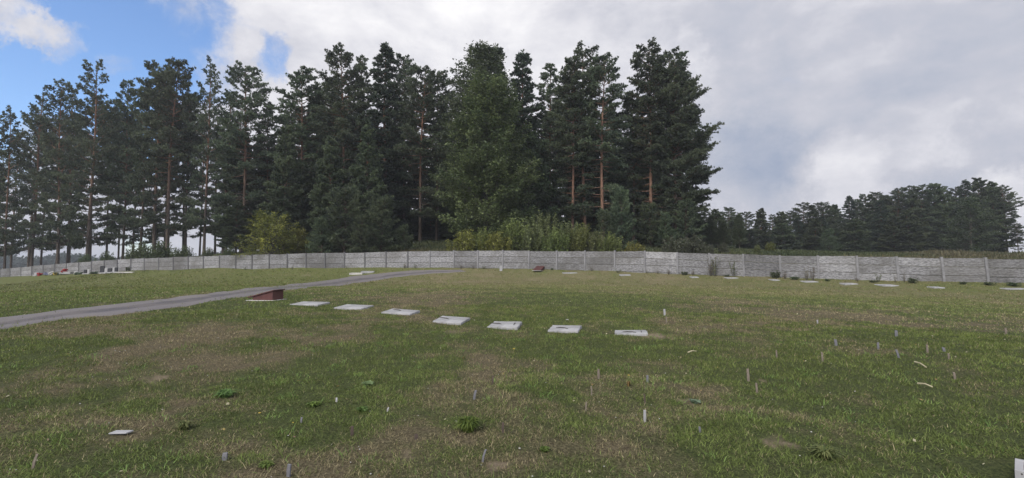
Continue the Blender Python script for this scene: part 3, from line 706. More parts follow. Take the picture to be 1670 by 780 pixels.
for (k, px, top, Y, w, lab) in FRONT:
    put(k, 'pine_tree' if k != 'spruce' else 'spruce_tree', lab, 'tree', px, top, Y, w, bark=BARK.get(px), group=GW)
put('edge', 'pine_tree', 'wide pine with long branches reaching right into the open sky, end of the tall wood', 'tree', 1098, 100, 56, .86, rz=0.0, group=GW)
put('aspen', 'leafy_tree', 'tall grey-green leafy tree with a rounded top in the middle of the wood', 'tree', 786, 78, 55, 1.3, group=GW)
put('linden', 'leafy_tree', 'large light green leafy tree with foliage down to the shrubs, centre of the wood', 'tree', 797, 125, 51, 1.0, group=GW)
put('round', 'leafy_tree', 'dim green leafy tree just right of the large light green one', 'tree', 862, 215, 57, 1.1, group=GW)
for i, (px, top, Y, k, w, lab) in enumerate([
    (563, 305, 51, 'young', 1.0, 'bushy young pine behind the wall, left one of the two largest'),
    (622, 318, 50, 'young', .95, 'bushy young pine with a pointed top, right one of the two largest'),
    (590, 350, 49, 'young2', .9, 'low young pine in front of the two largest bushy ones'),
    (660, 365, 50, 'young2', .9, 'low dark young pine at the right end of the bushy pine group'),
    (525, 352, 50, 'young2', .9, 'low young pine at the left end of the bushy pine group'),
    (468, 205, 58, 'full', .7, 'mid-height dense pine left of the umbrella-topped one'),
    (600, 200, 56, 'full2', .7, 'mid-height dense pine rising right behind the two bushy young pines'),
    (540, 225, 56, 'full', .75, 'mid-height dense pine behind the left bushy young pine'),
    (1012, 305, 47, 'young', .62, 'blue-green young pine in front of the brightest orange trunk'),
    (985, 340, 46, 'young2', .7, 'smaller young pine in the shrubs left of the blue-green one'),
    (1060, 330, 50, 'young2', .9, 'dark young pine below the tallest right-hand pine'),
    (1118, 325, 54, 'young', .8, 'young pine at the foot of the wide end pine'),
    (1085, 345, 49, 'young2', .8, 'young pine between the dark young one and the wide end pine')]):
    put(k, 'young_pine_tree' if 'young' in k else 'pine_tree', lab, 'tree', px, top, Y, w, group='young pines at the edge of the wood')
put('maple', 'maple_tree', 'small yellow-green maple with leaves turning, overhanging the wall', 'tree', 445, 345, 51.5, 1.12)
put('maple', 'maple_tree', 'fainter yellowish maple bush tucked right of the bright yellow-green one', 'tree', 486, 372, 53, .9)

# deeper rows of the wood
ENV = ([-40, 20, 66, 108, 160, 212, 263, 284, 312, 343, 372, 405, 440, 492, 541, 563, 631, 661, 700, 740, 795, 854, 897, 952, 980, 1020, 1057, 1090, 1115],
       [195, 178, 150, 142, 125, 142, 122, 115, 145, 120, 152, 125, 172, 128, 132, 100, 100, 105, 125, 140, 100, 110, 115, 100, 110, 150, 110, 110, 160])
rn = random.Random(8)
for i, px in enumerate(np.arange(-45, 400, 25)):
    px = px + rn.uniform(-6, 6); Y = rn.uniform(80, 100)
    put(rn.choice(['pineB', 'thinB', 'thinA', 'pineE']), 'pine_tree', 'slim dark pine in the deeper rows of the see-through left part of the wood', 'tree',
        px, float(np.interp(px, *ENV)) + rn.uniform(15, 60), Y, rn.uniform(.7, .95), group='pines deeper in the left part of the wood')
for i, px in enumerate(np.arange(400, 1085, 21)):
    px = px + rn.uniform(-5, 5); Y = rn.uniform(68, 92)
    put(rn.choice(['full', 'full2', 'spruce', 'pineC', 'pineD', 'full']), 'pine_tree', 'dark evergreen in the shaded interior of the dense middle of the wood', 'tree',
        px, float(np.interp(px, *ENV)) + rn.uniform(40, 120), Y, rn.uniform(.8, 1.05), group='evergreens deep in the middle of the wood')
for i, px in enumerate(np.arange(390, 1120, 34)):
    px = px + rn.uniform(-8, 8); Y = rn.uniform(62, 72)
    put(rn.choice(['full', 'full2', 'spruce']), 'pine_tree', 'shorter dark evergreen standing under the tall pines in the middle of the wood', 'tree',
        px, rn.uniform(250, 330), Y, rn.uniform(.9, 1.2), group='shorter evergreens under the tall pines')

# the farther wood on the right
FAR = [(1128, 338, 62, 'full2'), (1150, 345, 75, 'pineD'), (1168, 342, 84, 'full'), (1190, 338, 88, 'pineC'), (1215, 346, 90, 'pineA'), (1240, 341, 92, 'full2'), (1258, 350, 95, 'pineD'), (1272, 346, 95, 'full'),
       (1290, 346, 97, 'pineB'), (1308, 331, 96, 'pineA'), (1324, 336, 97, 'spruce'), (1340, 331, 95, 'pineC'), (1360, 335, 97, 'full'), (1385, 321, 95, 'spruce'), (1398, 326, 97, 'pineD'), (1412, 317, 95, 'pineE'),
       (1430, 313, 93, 'pineB'), (1445, 320, 95, 'full2'), (1462, 308, 92, 'pineC'), (1480, 304, 93, 'pineA'), (1500, 302, 92, 'pineC'), (1522, 300, 92, 'full'), (1540, 304, 93, 'pineD'), (1558, 306, 93, 'pineE'), (1575, 295, 90, 'spruce'),
       (1595, 291, 91, 'full2'), (1618, 297, 89, 'full'), (1637, 303, 88, 'pineC')]
for i, (px, top, Y, k) in enumerate(FAR):
    where = 'just past the end of the tall wood' if px < 1280 else ('on the rising middle stretch' if px < 1440 else 'on the high right end')
    put(k, 'pine_tree', 'skyline evergreen of the farther wood ' + where, 'tree', px, top, Y, .85 if px < 1290 or px > 1600 else 1.0, group='skyline trees of the farther wood ' + where)
for i, px in enumerate(np.arange(1150, 1612, 11)):
    px = px + rn.uniform(-5, 5); top = float(np.interp(px, [1150, 1300, 1400, 1500, 1640], [350, 345, 326, 312, 312])) + rn.uniform(6, 45)
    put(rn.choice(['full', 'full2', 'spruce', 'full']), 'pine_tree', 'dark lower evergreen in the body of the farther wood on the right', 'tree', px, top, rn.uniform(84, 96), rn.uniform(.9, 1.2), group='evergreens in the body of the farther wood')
put('round', 'leafy_tree', 'big dark green leafy tree at the right end of the farther wood', 'tree', 1580, 322, 80, 1.25)
put('round', 'leafy_tree', 'round green leafy tree at the foot of the farther wood', 'tree', 1352, 374, 82, 1.1)
put('round', 'leafy_tree', 'low green leafy tree left part of the farther wood, right of the birches', 'tree', 1408, 385, 84, .8)
put('pineE', 'pine_tree', 'small lone pine at the far right edge of the photo', 'tree', 1658, 364, 85, .5, group=None)
put('pineB', 'pine_tree', 'pine cut by the right edge of the photo beyond the brown field', 'tree', 1684, 366, 84, .5)
for px, top, lab in ((1160, 352, 'pale birch nearest the wide end pine, behind the wall'), (1180, 360, 'pale low birch, middle one of three'), (1205, 350, 'pale birch with a light stem, rightmost of three')):
    put('aspen', 'birch_tree', lab, 'tree', px, top, 58, .33)

SHR = [
 (232, 393, 57, 'greensh', 1.3, 'dark green bush behind the wall at the left of the bushes'), (262, 390, 56, 'greensh', 1.3, 'green bush with a higher top behind the left part of the wall'), (300, 398, 55, 'greensh', 1.2, 'low green bush left of the yellow-green maple'),
 (340, 402, 54, 'greensh', 1.1, 'low dark bush against the wall top, second left of the maple'), (375, 399, 53, 'greensh', 1.1, 'bush right beside the left side of the maple'), (140, 412, 63, 'greensh', 1.0, 'small bush at the pine feet far left'), (175, 408, 61, 'greensh', 1.1, 'bush among bare pine trunks on the left'),
 (510, 392, 52, 'greensh', 1.0, 'green bush just right of the maple, below the pines'),
 (762, 368, 45, 'yellow', 1.05, 'yellow shrub at the left foot of the leafy tree'), (790, 366, 45.5, 'willow', .85, 'yellow-green shrub below the middle of the leafy tree'), (812, 372, 44, 'yellow', 1.0, 'brownish yellow shrub behind the white marker post'),
 (838, 352, 45, 'willow', .9, 'tall yellow-green shrub right below the leafy tree'), (868, 358, 44, 'willow2', 1.0, 'grey-green shrub behind the small red-brown box'), (888, 340, 47, 'willow2', .9, 'tallest grey-green shrub in the row behind the wall'),
 (905, 368, 43, 'willow', .9, 'yellow-tipped shrub right of the tallest grey-green one'), (928, 355, 44, 'willow2', .95, 'shrub below the leaning orange-red trunk'), (950, 360, 43, 'willow', .95, 'olive shrub between the bare trunks'),
 (972, 372, 42, 'willow2', .9, 'low olive shrub left of the young blue-green pine'), (995, 375, 41, 'willow', .85, 'feathery pale shrub in front of the young blue-green pine'), (1034, 389, 40, 'yellow', .8, 'small yellow-green bush low against the wall right of centre'),
 (1100, 380, 40, 'greysh', 1.1, 'grey-green bush behind the brighter repaired wall panel'), (1128, 378, 41, 'greysh', 1.1, 'grey-green bush right of the repaired wall panel'), (1150, 392, 40, 'greysh', .9, 'low grey bush under the birches'),
 (1180, 394, 44, 'greysh', 1.0, 'greyish bush between the birches and the wall'), (1235, 398, 45, 'willow2', .95, 'olive bush in front of the farther wood, left one'), (1256, 393, 46, 'willow', .95, 'olive yellow bush in front of the farther wood, right one')]
for (px, top, Y, k, w, lab) in SHR:
    if k == 'greensh': w *= .62
    Y = max(Y, wz(px) + 3.0)
    put(k, 'shrub', lab, 'shrub', px, top, Y, w, leaf=m_leaf, bark=m_bark, group='shrubs along the back of the wall')

# rough vegetation behind the wall: one uncountable strip, and the far brown field edge
def blades(name, X, Y, hgt, wid, col, rs, lay=.5, parent=None, matl=None, segs=False):
    n = len(X); Z = height(X, Y)
    az = rs.uniform(0, 2*np.pi, n); ln = rs.normal(0, 1, (n, 2))*lay
    base = np.c_[X, Y, Z - .005]; d = np.c_[ln, np.ones(n)]; d /= np.linalg.norm(d, axis=1, keepdims=True)
    sd = np.c_[np.cos(az), np.sin(az), np.zeros(n)]*wid[:, None]/2
    if not segs:
        V = np.stack([base - sd, base + sd, base + d*hgt[:, None]], 1).reshape(-1, 3); F = np.arange(3*n).reshape(-1, 3); C = np.repeat(col, 3, 0)
    else:
        d2 = np.c_[ln*2.0, np.full(n, .75)]; d2 /= np.linalg.norm(d2, axis=1, keepdims=True)
        m_ = base + d*hgt[:, None]*.55; tp = m_ + d2*hgt[:, None]*.5
        V = np.stack([base - sd, base + sd, m_ + sd*.7, tp, m_ - sd*.7], 1).reshape(-1, 3)
        i0 = np.arange(n)*5
        F = np.concatenate([np.stack([i0, i0+1, i0+2], 1), np.stack([i0, i0+2, i0+4], 1), np.stack([i0+4, i0+2, i0+3], 1)]); C = np.repeat(col, 5, 0)
    me = mesh_np(name, V, F, C)
    return link(name, me, matl or m_grass, parent)

rs = np.random.RandomState(3)
def lerp_arr(a, b, t_): return np.array(a)*(1-t_[:, None]) + np.array(b)*t_[:, None]
# strip of tall grass and weeds behind the wall
n = 60000; px = rs.uniform(-60, 1760, n); zw = np.interp(px, [q for q in range(-60, 1800, 20)], [wz(q) for q in range(-60, 1800, 20)])
dep = rs.uniform(.4, 6, n)**1.0; dirx = (px-CX)/FPX; Yy = zw + dep; Xx = dirx*Yy
hh = rs.uniform(.3, .9, n)*np.interp(px, [0, 300, 500, 1000, 1400, 1700], [.5, .6, 1.0, .9, .8, .6])*(.6 + .8*fbm(Xx*.4, Yy*.4, 2, 3)); tt = np.clip(fbm(Xx*.5, Yy*.5, 9, 3)*1.6 - .3 + rs.normal(0, .2, n), 0, 1)
o = blades('rough_grass', Xx, Yy, hh, rs.uniform(.03, .07, n), lerp_arr((.055, .075, .028), (.20, .165, .095), tt)*rs.uniform(.6, 1.3, (n, 1)), rs, .3)
o['kind'] = 'stuff'; tag(o, 'rough tall grass and dry weeds growing along the back of the wall', 'grass')
# brown rough field on the right beyond the wall
n = 60000; Yy = rs.uniform(34, 92, n); dirx = rs.uniform(.62, 1.15, n); Xx = dirx*Yy; tt = np.clip(fbm(Xx*.25, Yy*.25, 19, 4)*1.7 - .35 + rs.normal(0, .2, n), 0, 1)
o = blades('field_growth', Xx, Yy, rs.uniform(.3, 1.0, n)*(.2+1.2*fbm(Xx*.3, Yy*.3, 29, 3))*np.clip((dirx-.66)/.2, .1, 1)*.6, rs.uniform(.08, .2, n), lerp_arr((.070, .085, .045), (.14, .125, .078), tt)*rs.uniform(.6, 1.3, (n, 1)), rs, .4)
o['kind'] = 'stuff'; tag(o, 'brownish overgrown field of low bushes and weeds beyond the wall on the right', 'undergrowth')
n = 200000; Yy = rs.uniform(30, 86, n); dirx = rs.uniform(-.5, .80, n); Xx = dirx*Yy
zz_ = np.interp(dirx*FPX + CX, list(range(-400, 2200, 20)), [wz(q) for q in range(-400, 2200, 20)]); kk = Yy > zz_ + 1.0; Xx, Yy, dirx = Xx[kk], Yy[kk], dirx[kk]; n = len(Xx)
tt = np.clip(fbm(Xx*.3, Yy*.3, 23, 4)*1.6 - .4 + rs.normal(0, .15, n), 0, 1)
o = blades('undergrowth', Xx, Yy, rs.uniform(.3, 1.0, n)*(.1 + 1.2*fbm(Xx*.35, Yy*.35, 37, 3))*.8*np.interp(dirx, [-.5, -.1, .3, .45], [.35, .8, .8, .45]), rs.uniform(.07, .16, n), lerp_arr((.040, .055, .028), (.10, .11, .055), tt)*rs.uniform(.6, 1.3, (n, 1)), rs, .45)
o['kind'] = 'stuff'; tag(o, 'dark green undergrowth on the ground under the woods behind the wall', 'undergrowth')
# far distant wood at the left horizon: one mass
mbp, P, D, C = MB(), [], [], []
for i in range(1500):
    a = -1.35 + 1.0*rs.rand(); y = 330 + 40*rs.rand(); hx = 5 + 4*rs.rand() + 2*math.sin(a*40)
    x = a*y; z0 = H1(x, y)
    for q in range(26):
        f = rs.rand(); P.append((x + rs.normal()*2.6*(1-f*.7), y + rs.normal()*2, z0 + hx*f)); D.append((0, 0, 1.))
P = np.array(P); D = np.array(D); C = np.tile([[.03, .05, .035]], (len(P), 1))
o = link('distant_wood', leaves_mesh('distant_wood', P, D, rs, ('leaf', 1, 2.2, .3), C), m_leaf); o['kind'] = 'stuff'
tag(o, 'thin dark line of far-off woods on the horizon at the left', 'woods')

# ------------------------------------------------------------------ the slabs and boxes on the lawn
CLEAR = []   # x, y, radius, where no blades grow
SLABHEAD = -R(14)
def chipped_slab(rn, w, d, h, chip=.06):
    pts = []
    for (x0, y0, x1, y1) in ((-w/2, -d/2, w/2, -d/2), (w/2, -d/2, w/2, d/2), (w/2, d/2, -w/2, d/2), (-w/2, d/2, -w/2, -d/2)):
        m_ = 6
        for k in range(m_):
            f = k/m_; x = x0 + (x1-x0)*f; y = y0 + (y1-y0)*f
            j = rn.uniform(0, chip)*(1 if rn.random() < .5 else .2); r = math.hypot(x, y); pts.append((x*(1-j), y*(1-j*.8)))
    mb = MB(); n_ = len(pts)
    mb.V = [(x*1.02, y*1.02, -.04) for x, y in pts] + [(x*1.01, y*1.01, h-.012) for x, y in pts] + [(x*.985, y*.985, h) for x, y in pts]
    for r in range(2):
        for k in range(n_): mb.F.append([r*n_+k, r*n_+(k+1) % n_, (r+1)*n_+(k+1) % n_, (r+1)*n_+k])
    mb.F.append(list(range(2*n_, 3*n_))); mb.F.append(list(range(n_))[::-1])
    return mb
SL = [(506, 497, .86, .75, 'white flat slab just right of the large red-brown box, first of the curved row'),
      (577, 502.5, .80, .8, 'second white slab from the red-brown box in the row across the lawn'),
      (654, 510.5, .74, .8, 'white slab third from the red-brown box, with a chipped front corner'),
      (736, 524, .66, .85, 'middle slab of the seven, with a ragged far edge'),
      (824, 532, .64, .80, 'white slab with a dark bent iron loop at its centre'),
      (921, 538.5, .62, .76, 'slab just left of the nearest one, set in bright green grass'),
      (1029, 545, .64, .66, 'nearest white slab at the right end of the row, with bare sand beside it')]
for i, (px, py, w, d, lab) in enumerate(SL):
    rn = random.Random(50+i); g = G(px, py); d *= .74; t_ = thing('concrete_slab', lab, 'slab', (g.x, g.y, g.z + .008), SLABHEAD + rn.uniform(-.04, .04), 'white slabs in a row on the lawn')
    e = .3; gx = (H1(g.x+e, g.y) - H1(g.x-e, g.y))/(2*e); gy = (H1(g.x, g.y+e) - H1(g.x, g.y-e))/(2*e)
    t_.rotation_euler = (math.atan(gy)*.9 + R(.5), -math.atan(gx)*.9, t_.rotation_euler.z)
    chipped_slab(rn, w, d, .035).build('slab', m_slab, t_)
    CLEAR.append((g.x, g.y, w*.46, d*.45, SLABHEAD))
    if i in (3, 4, 5, 6, 2):
        y0 = rn.uniform(-.05, .2); x0 = rn.uniform(-.2, 0)
        mb = MB(); mb.tube([(x0-.14, y0+.03, .034), (x0-.05, y0+.0, .046), (x0+.05, y0-.02, .046), (x0+.12, y0-.06, .034)], .009, 6); mb.build('lifting_loop', m_iron, t_)
    if i in (4, 6):
        mb = MB(); x0 = .2; mb.tube([(x0, -.08, .034), (x0, -.04, .046), (x0, .07, .046), (x0, .1, .034)], .008, 6); mb.build('lifting_loop', m_iron, t_)
FS = [(582, 447.5, 1.15, .5, 'two-tone pale board slab by the far bend of the path, left of a pair', -.1), (600, 444.8, 1.1, .6, 'pale slab by the far bend of the path, right of a pair', .1),
      (929, 445.6, 1.1, .5, 'thin white slab right of the small red-brown box', 0), (1019, 449, .9, .5, 'thin broken white slab below the grass mound at the wall', 0), (1132, 452.6, .55, .5, 'small white slab left of the slab row under the weedy wall', 0),
      (1192, 454, .95, .5, 'far white slab below the tall yellow weed at the wall', 0), (1262, 457.3, .6, .5, 'half hidden narrow white slab below the dark leafy weed', 0), (1319, 460, .95, .6, 'white slab below the thin red-stemmed weed', 0),
      (1384, 463.4, .9, .5, 'white slab second from the brightest one near the right wall', 0), (1446, 466, 1.05, .7, 'brightest and widest white slab near the right part of the wall', 0), (1526, 469.5, .7, .5, 'narrow white slab right of the brightest wide one', 0),
      (1655, 472, 1.3, .5, 'long pale slab at the right edge of the photo near the wall', 0)]
for i, (px, py, w, d, lab, rz) in enumerate(FS):
    rn = random.Random(80+i); g = G(px, py); w *= .85 if px > 1000 else 1; t_ = chipped_slab(rn, w, d, .045 if i > 1 else .13).build('concrete_slab', m_slab if i != 0 else m_slab2)
    tag(t_, lab, 'slab', 'slabs lying near the wall'); t_.location = (g.x, g.y, g.z - .004); t_.rotation_euler = (R(4 if px > 1000 else 2), 0, rz)
    CLEAR.append((g.x, g.y - .35, w*.5, d*.5 + .4, rz))
def hatch(px, py, w, d, h0, h1, rz, lab):
    g = G(px, py); t_ = thing('sloped_box', lab, 'box', (g.x, g.y, g.z + .01), rz, 'red-brown sloped boxes')
    MB().hexa([(-w*.42, -d/2, 0), (w*.5, -d/2, 0), (w*.5, d/2, 0), (-w*.42, d/2, 0), (-w*.42, -d/2, h0), (w*.5, -d/2, h1), (w*.5, d/2, h1), (-w*.42, d/2, h0)]).build('body', m_red, t_, bevel=.008)
    s = (h1-h0)/(w*.92); x0, x1 = -w*.62, w*.56; za = h0 + s*(x0 + w*.42) + .004; zb = h0 + s*(x1 + w*.42) + .004; e = d/2 + .03; th = .03
    MB().hexa([(x0, -e, za), (x1, -e, zb), (x1, e, zb), (x0, e, za), (x0, -e, za+th), (x1, -e, zb+th), (x1, e, zb+th), (x0, e, za+th)]).build('lid', m_red, t_, bevel=.006)
    MB().box((-.02, 0, -.01), (w*1.3, d*1.25, .03)).build('base_slab', m_slab2, t_, bevel=.01)
    CLEAR.append((g.x, g.y, w*.7, d*.7, rz))
hatch(436, 489.5, .66, .55, .10, .26, -R(6), 'large red-brown box with a sloped lid beside the path')
hatch(879, 441.5, 1.0, .6, .08, .32, R(70), 'small-looking red-brown sloped box at the foot of the wall')
g = G(817, 442); MB().box((0, 0, .19), (.24, .12, .46), taper=.93).build('marker_post', m_white, None, bevel=.02)
o = bpy.data.objects['marker_post']; o.location = g; tag(o, 'short white marker post standing before the wall in the middle', 'post')

# ------------------------------------------------------------------ survey stakes in the grass
STK = [  # px, base y, top y, dx of top, width px, material, label
 (772, 652, 639, 4, 5, 'metal', 'grey stake leaning right, up left of the big grass tuft'), (803, 628, 615, 1, 3.5, 'dark', 'dark brown stake above the leaning grey one'),
 (976.5, 618, 604, 0, 5, 'wood', 'thick pinkish wooden stake below the sixth slab'), (965, 646, 632, 0, 3, 'wood', 'thin pale stake down left of the thick pinkish one'),
 (1052.5, 659, 645, -2, 3, 'dark', 'dark brown stake just above the bright white one'), (1051.5, 689, 672, 1, 5.5, 'white', 'bright whitish stake in the centre right of the foreground'),
 (955, 672, 658, 1, 3, 'wood', 'thin stake with a pale cap left of the dark and white pair'), (820, 706, 692, 0, 5, 'dark', 'brown stub right of the big grass tuft'),
 (785, 754, 736, 7, 4.5, 'metal', 'grey stake leaning right near the bottom of the photo'), (1056, 624, 614, 0, 4.5, 'metal', 'small bluish stub right of the yellow flower'),
 (574, 712, 698, 0, 6, 'dark', 'brown wooden stub left of the big grass tuft'), (366, 751, 742, 0, 10, 'metal', 'stout grey-topped stub near the bottom left'),
 (470, 778, 761, 0, 9, 'metal', 'wide dark grey stub at the bottom edge'), (631, 672, 667, 2, 3.5, 'white', 'small whitish leaning stub left of the dry patch'),
 (549, 656, 651, -1, 4, 'white', 'thin stub with a white top left of the centre foreground'), (679, 717, 711, 0, 7, 'dark', 'low dark stump between the brown stub and the big tuft'),
 (491, 690, 683, 0, 4, 'metal', 'faint grey peg right of the yellow leaves'), (51, 766, 745, 6, 5, 'wood', 'leaning greenish wooden stick in the bottom left corner'),
 (1084.5, 515, 505, -1, 4, 'white', 'thin white-topped stake right of the nearest slab'), (1087, 528, 517, 0, 3, 'wood', 'thin straw-coloured peg just below the white-topped stake'),
 (1221, 622, 604, -1, 5, 'wood', 'tall pale wooden stake, upper of a pair right of centre'), (1235, 642, 627, -1, 4, 'wood', 'short pale wooden stake, lower of a pair right of centre'),
 (1342, 590, 576, -1, 3.5, 'wood', 'thin curved pale stake in the green grass at right'), (1267, 585, 573, 0, 3, 'wood', 'faint brown peg above the pair of pale stakes'),
 (1364, 564, 555, -1, 5, 'metal', 'lilac-grey stub right of the little white peg'), (1333.6, 528, 523, 0, 3, 'white', 'little white peg far out on the right lawn'),
 (1462, 549, 540, 0, 5, 'metal', 'pale lilac stub, farthest of the right-hand cluster'), (1432.5, 570, 560, 0, 4, 'metal', 'grey stub left of the leaning one in the right-hand cluster'),
 (1467, 584, 572, -4, 4, 'metal', 'grey peg leaning left in the right-hand cluster'), (1513, 577, 564, 0, 4, 'wood', 'pale stake standing upright right of the leaning peg'),
 (1541, 574, 568, -2, 5, 'metal', 'low grey stub right of the upright pale stake'), (1558, 619, 609, -1, 4, 'wood', 'pale stub nearest the right edge in lush grass'),
 (1641, 545, 536, 0, 4, 'wood', 'pale peg close to the right edge of the lawn'), (1548, 586, 578, 0, 4, 'wood', 'faint straw peg below the low grey stub'),
 (1142, 706, 699, 0, 4.5, 'metal', 'greyish jagged stub in the lower middle right')]
MT = dict(metal=m_metal, dark=m_woodd, wood=m_wood, white=m_white)
for i, (px, yb, yt, dx, wp, mk, lab) in enumerate(STK):
    g = G(px, yb); rn = random.Random(i); sc_ = g.y/FPX; h = (yb-yt)*sc_ + .01; w = wp*sc_*.8; tx = dx*sc_
    mb = MB(); dd_ = w*.45; z0 = -.08
    c0 = [(-w/2, -dd_/2, z0), (w/2, -dd_/2, z0), (w/2, dd_/2, z0), (-w/2, dd_/2, z0)]
    m1 = [(x + tx*.5, y + .004, h*.5) for x, y, _ in c0]; k = .92
    c1 = [(x*k + tx, y*k + .01, h + rn.uniform(-.1, .1)*w) for x, y, _ in c0]
    mb.V = c0 + m1 + c1
    mb.F = [[0, 3, 2, 1], [8, 9, 10, 11]] + [[r*4+j, r*4+(j+1) % 4, (r+1)*4+(j+1) % 4, (r+1)*4+j] for r in range(2) for j in range(4)]
    o = mb.build('stake', MT[mk], None, bevel=min(.004, w*.12)); o.location = g; o.rotation_euler = (0, 0, rn.uniform(-.4, .4)); tag(o, lab, 'stake', 'little stakes standing in the grass')
# sticks lying
for (a, b_, lab) in (((1492, 595), (1511, 604), 'pale stick lying slanted in the right-hand grass, upper one'), ((1497, 631), (1521, 637), 'pale stick lying in the right-hand grass, lower one'), ((1122, 579), (1136, 577), 'short grey stick lying right of the slab row')):
    p, q = G(*a), G(*b_); mb = MB(); mid = (p+q)/2; mb.tube([p + Vector((0, 0, .04)) - mid, Vector((0, 0, .055)), q + Vector((0, 0, .04)) - mid], [.012, .01, .007], 6)
    o = mb.build('stick', m_straw); o.location = mid; tag(o, lab, 'stick')
# white tile bottom left
g = G(197, 709); MB().hexa([(-.085, -.035, 0), (.065, -.025, 0), (.085, .04, 0), (-.065, .03, 0), (-.085, -.035, .012), (.065, -.025, .012), (.085, .04, .016), (-.065, .03, .018)]).build('stone_tile', m_white, None, bevel=.004)
o = bpy.data.objects['stone_tile']; o.location = g + Vector((0, 0, .012)); tag(o, 'small white tile lying in the grass at lower left', 'tile'); CLEAR.append((g.x, g.y - .05, .09, .09, 0))
# wooden block in the bottom right corner
g = at(1655, 774, 3.55); gz = H1(g.x, g.y); t_ = thing('wooden_tray', 'white wooden tray with dark screw holes in the bottom right corner', 'tray', (g.x, g.y, gz), R(-46))
W_, D_, H_, T_ = .42, .30, .105, .045
fr = MB(); fr.box((W_/2, T_/2, H_/2), (W_, T_, H_)); fr.box((W_/2, D_-T_/2, H_/2), (W_, T_, H_)); fr.box((T_/2, D_/2, H_/2), (T_, D_-2*T_-.002, H_-.002)); fr.box((W_-T_/2, D_/2, H_/2), (T_, D_-2*T_-.002, H_-.002))
fr.build('frame', m_white, t_, bevel=.002)
MB().box((W_/2, D_/2, H_*.42), (W_-2*T_-.004, D_-2*T_-.004, H_*.8)).build('filling', m_flpink, t_)
for (x, z) in ((.035, .085), (.075, .052), (.035, .022), (.16, .085), (.2, .03)):
    mb = MB(); mb.tube([(x, .001, z), (x, -.002, z)], .0055, 10); mb.build('screw', m_iron, t_)
for (y, z) in ((.05, .085), (.09, .05), (.05, .022)):
    mb = MB(); mb.tube([(.001, y, z), (-.002, y, z)], .0055, 10); mb.build('screw', m_iron, t_)
CLEAR.append((g.x+.15, g.y+.1, .3, .3, 0))

# ------------------------------------------------------------------ tufts and weeds in the lawn, flowers
def tuft(px, py, wpx, hpx, colA, colB, lab, name='grass_tuft', n=120, broad=1.0, cat='plant'):
    g = G(px, py); s = g.y/FPX; r = wpx*s/2; h = hpx*s*1.1; rs = np.random.RandomState(int(px+py))
    a = rs.uniform(0, 6.28, n); rr = r*.35*np.sqrt(rs.rand(n)); lay = rs.uniform(.3, 1.0, n)
    b0 = np.c_[np.cos(a)*rr, np.sin(a)*rr, np.full(n, -.005)]; out = np.c_[np.cos(a), np.sin(a), np.zeros(n)]
    ln = rs.uniform(.6, 1.1, n)
    mid = b0 + out*(r*.35*lay*ln)[:, None] + np.c_[np.zeros(n), np.zeros(n), h*.75*ln]; tip = b0 + out*(r*.9*lay*ln)[:, None] + np.c_[np.zeros(n), np.zeros(n), h*(1.05-.6*lay)*ln]
    sd = np.c_[-np.sin(a), np.cos(a), np.zeros(n)]*(.0045*broad*rs.uniform(.7, 1.4, n))[:, None]
    V = np.stack([b0 - sd, b0 + sd, mid + sd*1.2, tip, mid - sd*1.2], 1).reshape(-1, 3); i0 = np.arange(n)*5
    F = np.concatenate([np.stack([i0, i0+1, i0+2], 1), np.stack([i0, i0+2, i0+4], 1), np.stack([i0+4, i0+2, i0+3], 1)])
    C = lerp_arr(colA, colB, rs.rand(n))
    o = link(name, mesh_np(name, V, F, np.repeat(C, 5, 0)), m_grass); o.location = g; tag(o, lab, cat)
GA, GB = (.045, .085, .016), (.15, .22, .05)
tuft(764, 703, 52, 22, GA, GB, 'big bright green tuft of broad grass in the middle foreground', n=380, broad=1.0)
tuft(367, 647, 40, 12, (.05, .09, .025), (.13, .20, .06), 'dark green grass tuft on the left, above the yellow leaves', n=260)
tuft(434, 762, 28, 10, GA, (.19, .27, .07), 'light green clover tuft near the bottom, left part', n=200, broad=1.3)
tuft(591, 672, 24, 9, GA, (.12, .2, .06), 'small leafy tuft left of the big one', n=90, broad=2)
tuft(600, 628, 28, 6, (.10, .16, .07), (.19, .27, .12), 'flat broad-leaved rosette above the small leafy tuft', n=26, broad=6)
tuft(1134, 658, 24, 7, (.10, .15, .10), (.18, .25, .16), 'bluish broad-leaved rosette in the right middle foreground', n=26, broad=6)
tuft(888, 736, 20, 8, GA, (.12, .19, .05), 'little dark green rosette in the dry patch near the bottom', n=50, broad=3)
tuft(511, 663, 26, 8, GA, GB, 'yellowish green tuft between the rosette and the yellow leaves', n=90, broad=2)
tuft(300, 700, 34, 14, (.07, .09, .03), (.19, .19, .08), 'straggly pale tuft right of the white tile', n=110)
tuft(1345, 745, 60, 16, (.06, .09, .03), (.17, .19, .07), 'long loose grass tuft at the bottom right of centre', n=200)
tuft(1025, 630, 10, 10, (.16, .12, .05), (.3, .22, .08), 'dry brown stem cluster holding up the yellow flower', n=40)
def flower(px, py, r, m_, lab, name='flower', lift=.05):
    g = G(px, py); mb = MB()
    for k in range(6):
        a = k*1.047; mb.blob((math.cos(a)*r*.6, math.sin(a)*r*.6, 0), r*.55, k, (1, 1, .35), 8)
    mb.blob((0, 0, r*.1), r*.4, 9, (1, 1, .6), 8)
    o = mb.build(name, m_, None, smooth_=True); o.location = g + Vector((0, 0, lift)); tag(o, lab, 'flower' if name == 'flower' else 'leaf')
flower(1025.5, 624, .014, m_flyel, 'yellow flower on a dry stem below the row of slabs', lift=.09)
flower(838, 574, .02, m_flyel, 'fallen yellow leaf below the bent-iron slab', 'fallen_leaf')
flower(423.5, 678.5, .013, m_flyel, 'orange-yellow fallen leaf at left, larger of two', 'fallen_leaf', .03)
